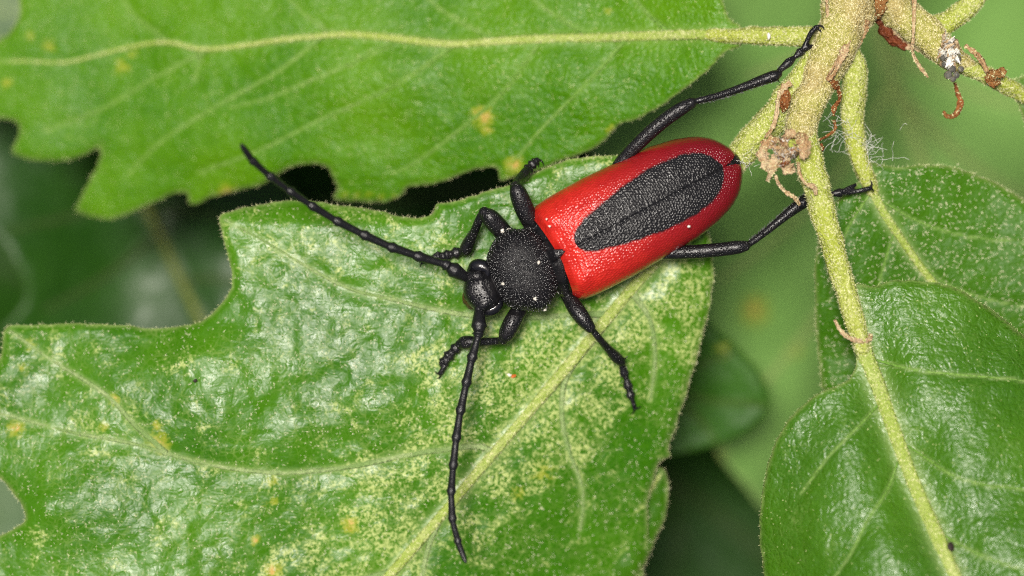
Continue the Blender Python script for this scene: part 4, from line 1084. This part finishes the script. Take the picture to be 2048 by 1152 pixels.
bl = [bristles('', [(1393, 202, 3.1), (1440, 190, 2.9), (1490, 173, 2.7), (1550, 151, 2.45)], [6.5, 8, 11], 170, .22, 0.0, None), bristles('', [(1393, 202, 3.1), (1440, 190, 2.9), (1490, 173, 2.7), (1550, 151, 2.45)], [6.5, 8, 11], 90, .13, None, None),
      bristles('', [(1500, 487, 2.2), (1535, 461, 2.0), (1575, 428, 1.8), (1615, 398, 1.55)], [6.5, 8, 12], 170, .24, math.pi, None), bristles('', [(1500, 487, 2.2), (1535, 461, 2.0), (1575, 428, 1.8), (1615, 398, 1.55)], [6.5, 8, 12], 90, .13, None, None),
      bristles('', [(1553, 146, 2.4), (1590, 114, 2.1), (1606, 99, 2.0)], [8, 8], 60, .14, None, None), bristles('', [(1640, 391, 1.2), (1664, 388, 1.0), (1700, 381, .8)], [8, 8], 60, .14, None, None),
      bristles('', [(1182, 656, 2.5), (1216, 697, 1.2), (1240, 721, .2)], [6, 10], 60, .14, None, None), bristles('', [(1242, 726, -.1), (1262, 796, -.5)], [9, 9], 60, .12, None, None),
      bristles('', [(967, 424, 2.7), (931, 500, 1.1)], [8, 13], 50, .10, None, None)]
V = np.concatenate(bl)
tag(mesh_obj('bristle_hair', V, np.arange(len(V)).reshape(-1, 3), M['antenna'], beetle, smooth=False), kind='stuff')
ang = rng.uniform(-.6, 2.6, 70); oc = catmull(PRO, 10, True)
ii = rng.integers(0, len(oc), 90)[:22]
p = W(oc[ii, 0], oc[ii, 1], 2.7 + rng.normal(0, .3, 22)); ctr = W(1045, 540, 2.7)
d = p - ctr; d[:, 2] *= .2; d /= np.linalg.norm(d, axis=1)[:, None]; d += rng.normal(0, .35, d.shape)
b0 = p - d * .05; tip = p + d * rng.uniform(.08, .26, (22, 1)); wd = np.cross(d, [0, 0, 1.0]) * .009
V = np.stack([b0 - wd, b0 + wd, tip], 1).reshape(-1, 3)
tag(mesh_obj('pale_hair', V, np.arange(len(V)).reshape(-1, 3), M['silk'], beetle, smooth=False), kind='stuff')

# ------------------------------------------------------------------ small litter
def threads(n, cx, cy, cz, spread, length, seed, r=0.0085):
    rr = np.random.default_rng(seed); ps = []
    for _ in range(n):
        x, y, z = cx + rr.normal(0, spread[0]), cy + rr.normal(0, spread[1]), cz + rr.normal(0, .25)
        a = rr.uniform(0, 6.28); L = length * rr.uniform(.4, 1.3); pts = []
        for k in range(6):
            pts.append((x, y, z)); x += math.cos(a) * L / 5; y += math.sin(a) * L / 5; z += rr.normal(0, .12); a += rr.normal(0, .55)
        c = catmull(pts, 4); ps.append(sweep(W(c[:, 0], c[:, 1], c[:, 2]), np.full(len(c), r), 5, cap=False))
    return joinm(ps)
def web(label, parts_):
    v, f = joinm(parts_)
    return tag(mesh_obj('silk_tuft', v, f, M['silk'], None), label, 'silk', 'wisps of silk caught on the stalks')
web('white silk threads caught between the twig and the slender upright stalk', [threads(11, 1668, 240, 0.9, (14, 14), 45, 1), threads(12, 1690, 275, 0.6, (12, 14), 45, 2)])
web('white silk threads fluffed out beside the base of the tufted leaf', [threads(20, 1765, 300, 0.5, (24, 20), 48, 3), threads(7, 1735, 270, .5, (8, 18), 50, 6)])
web('tiny white silk wisp at the tip of the wing covers', [threads(14, 1492, 330, 1.6, (7, 6), 24, 4)])

def litter(name, label, x, y, zf, r, mat, cat, seed, sq=(1.2, .9, .6), dz=0.05):
    v, f = blob(W(x, y, zm(zf, x, y) + r * sq[2] * .7 + dz), r, amp=.5, seed=seed, squash=sq)
    return tag(mesh_obj(name, v, f, M[mat], None), label, cat)
litter('grain', 'tiny orange grain lying on the stippled leaf below the beetle', 1027, 752, z_main, .13, 'orange', 'grain', 5)
litter('grain', 'tiny pale grain lying beside the orange grain on the leaf', 1019, 750, z_main, .09, 'white_tuft', 'grain', 6)
litter('dirt_speck', 'small black speck on the shiny part of the stippled leaf', 391, 762, z_main, .11, 'speck', 'speck', 7)
litter('dirt_speck', 'small brown dirt speck beside the thick yellow midrib', 1900, 1096, z_low, .25, 'speck', 'speck', 8, (.8, 1.1, .5))
litter('pollen_grain', 'tiny white pollen grain on the stalk of the toothed leaf', 1538, 72, lambda x, y: 0.75 + 0 * x, .14, 'white_tuft', 'grain', 9, (.7, 1.3, .6), -0.05)
for k, (x, y, r_, z) in enumerate(((1378, 453, .07, 4.3), (1099, 452, .06, 4.5), (1093, 438, .05, 4.45), (1078, 525, .09, 4.55), (1070, 597, .09, 4.15), (1090, 619, .10, 3.2), (1005, 462, .10, 3.4), (1018, 459, .09, 3.3), (1006, 567, .07, 4.1))):
    v, f = blob(W(x, y, z), r_, amp=.6, seed=k + 40)
    lab = ('white dust flake on the edge of the black wing mark', 'tiny white dust flake on the red shoulder of the wing cover', 'tiny white dust flake on the red shoulder of the wing cover', 'white dust flake on top of the grainy black thorax',
           'white dust flake low on the flank of the grainy black thorax', 'white dust flake at the hind corner of the thorax', 'white dust flake where the bent front leg leaves the thorax', 'white dust flake where the bent front leg leaves the thorax', 'white dust flake on the thorax behind the head')[k]
    tag(mesh_obj('dust_flake', v, f, M['white_tuft'], None), lab, 'dust', 'dust flakes on the beetle')
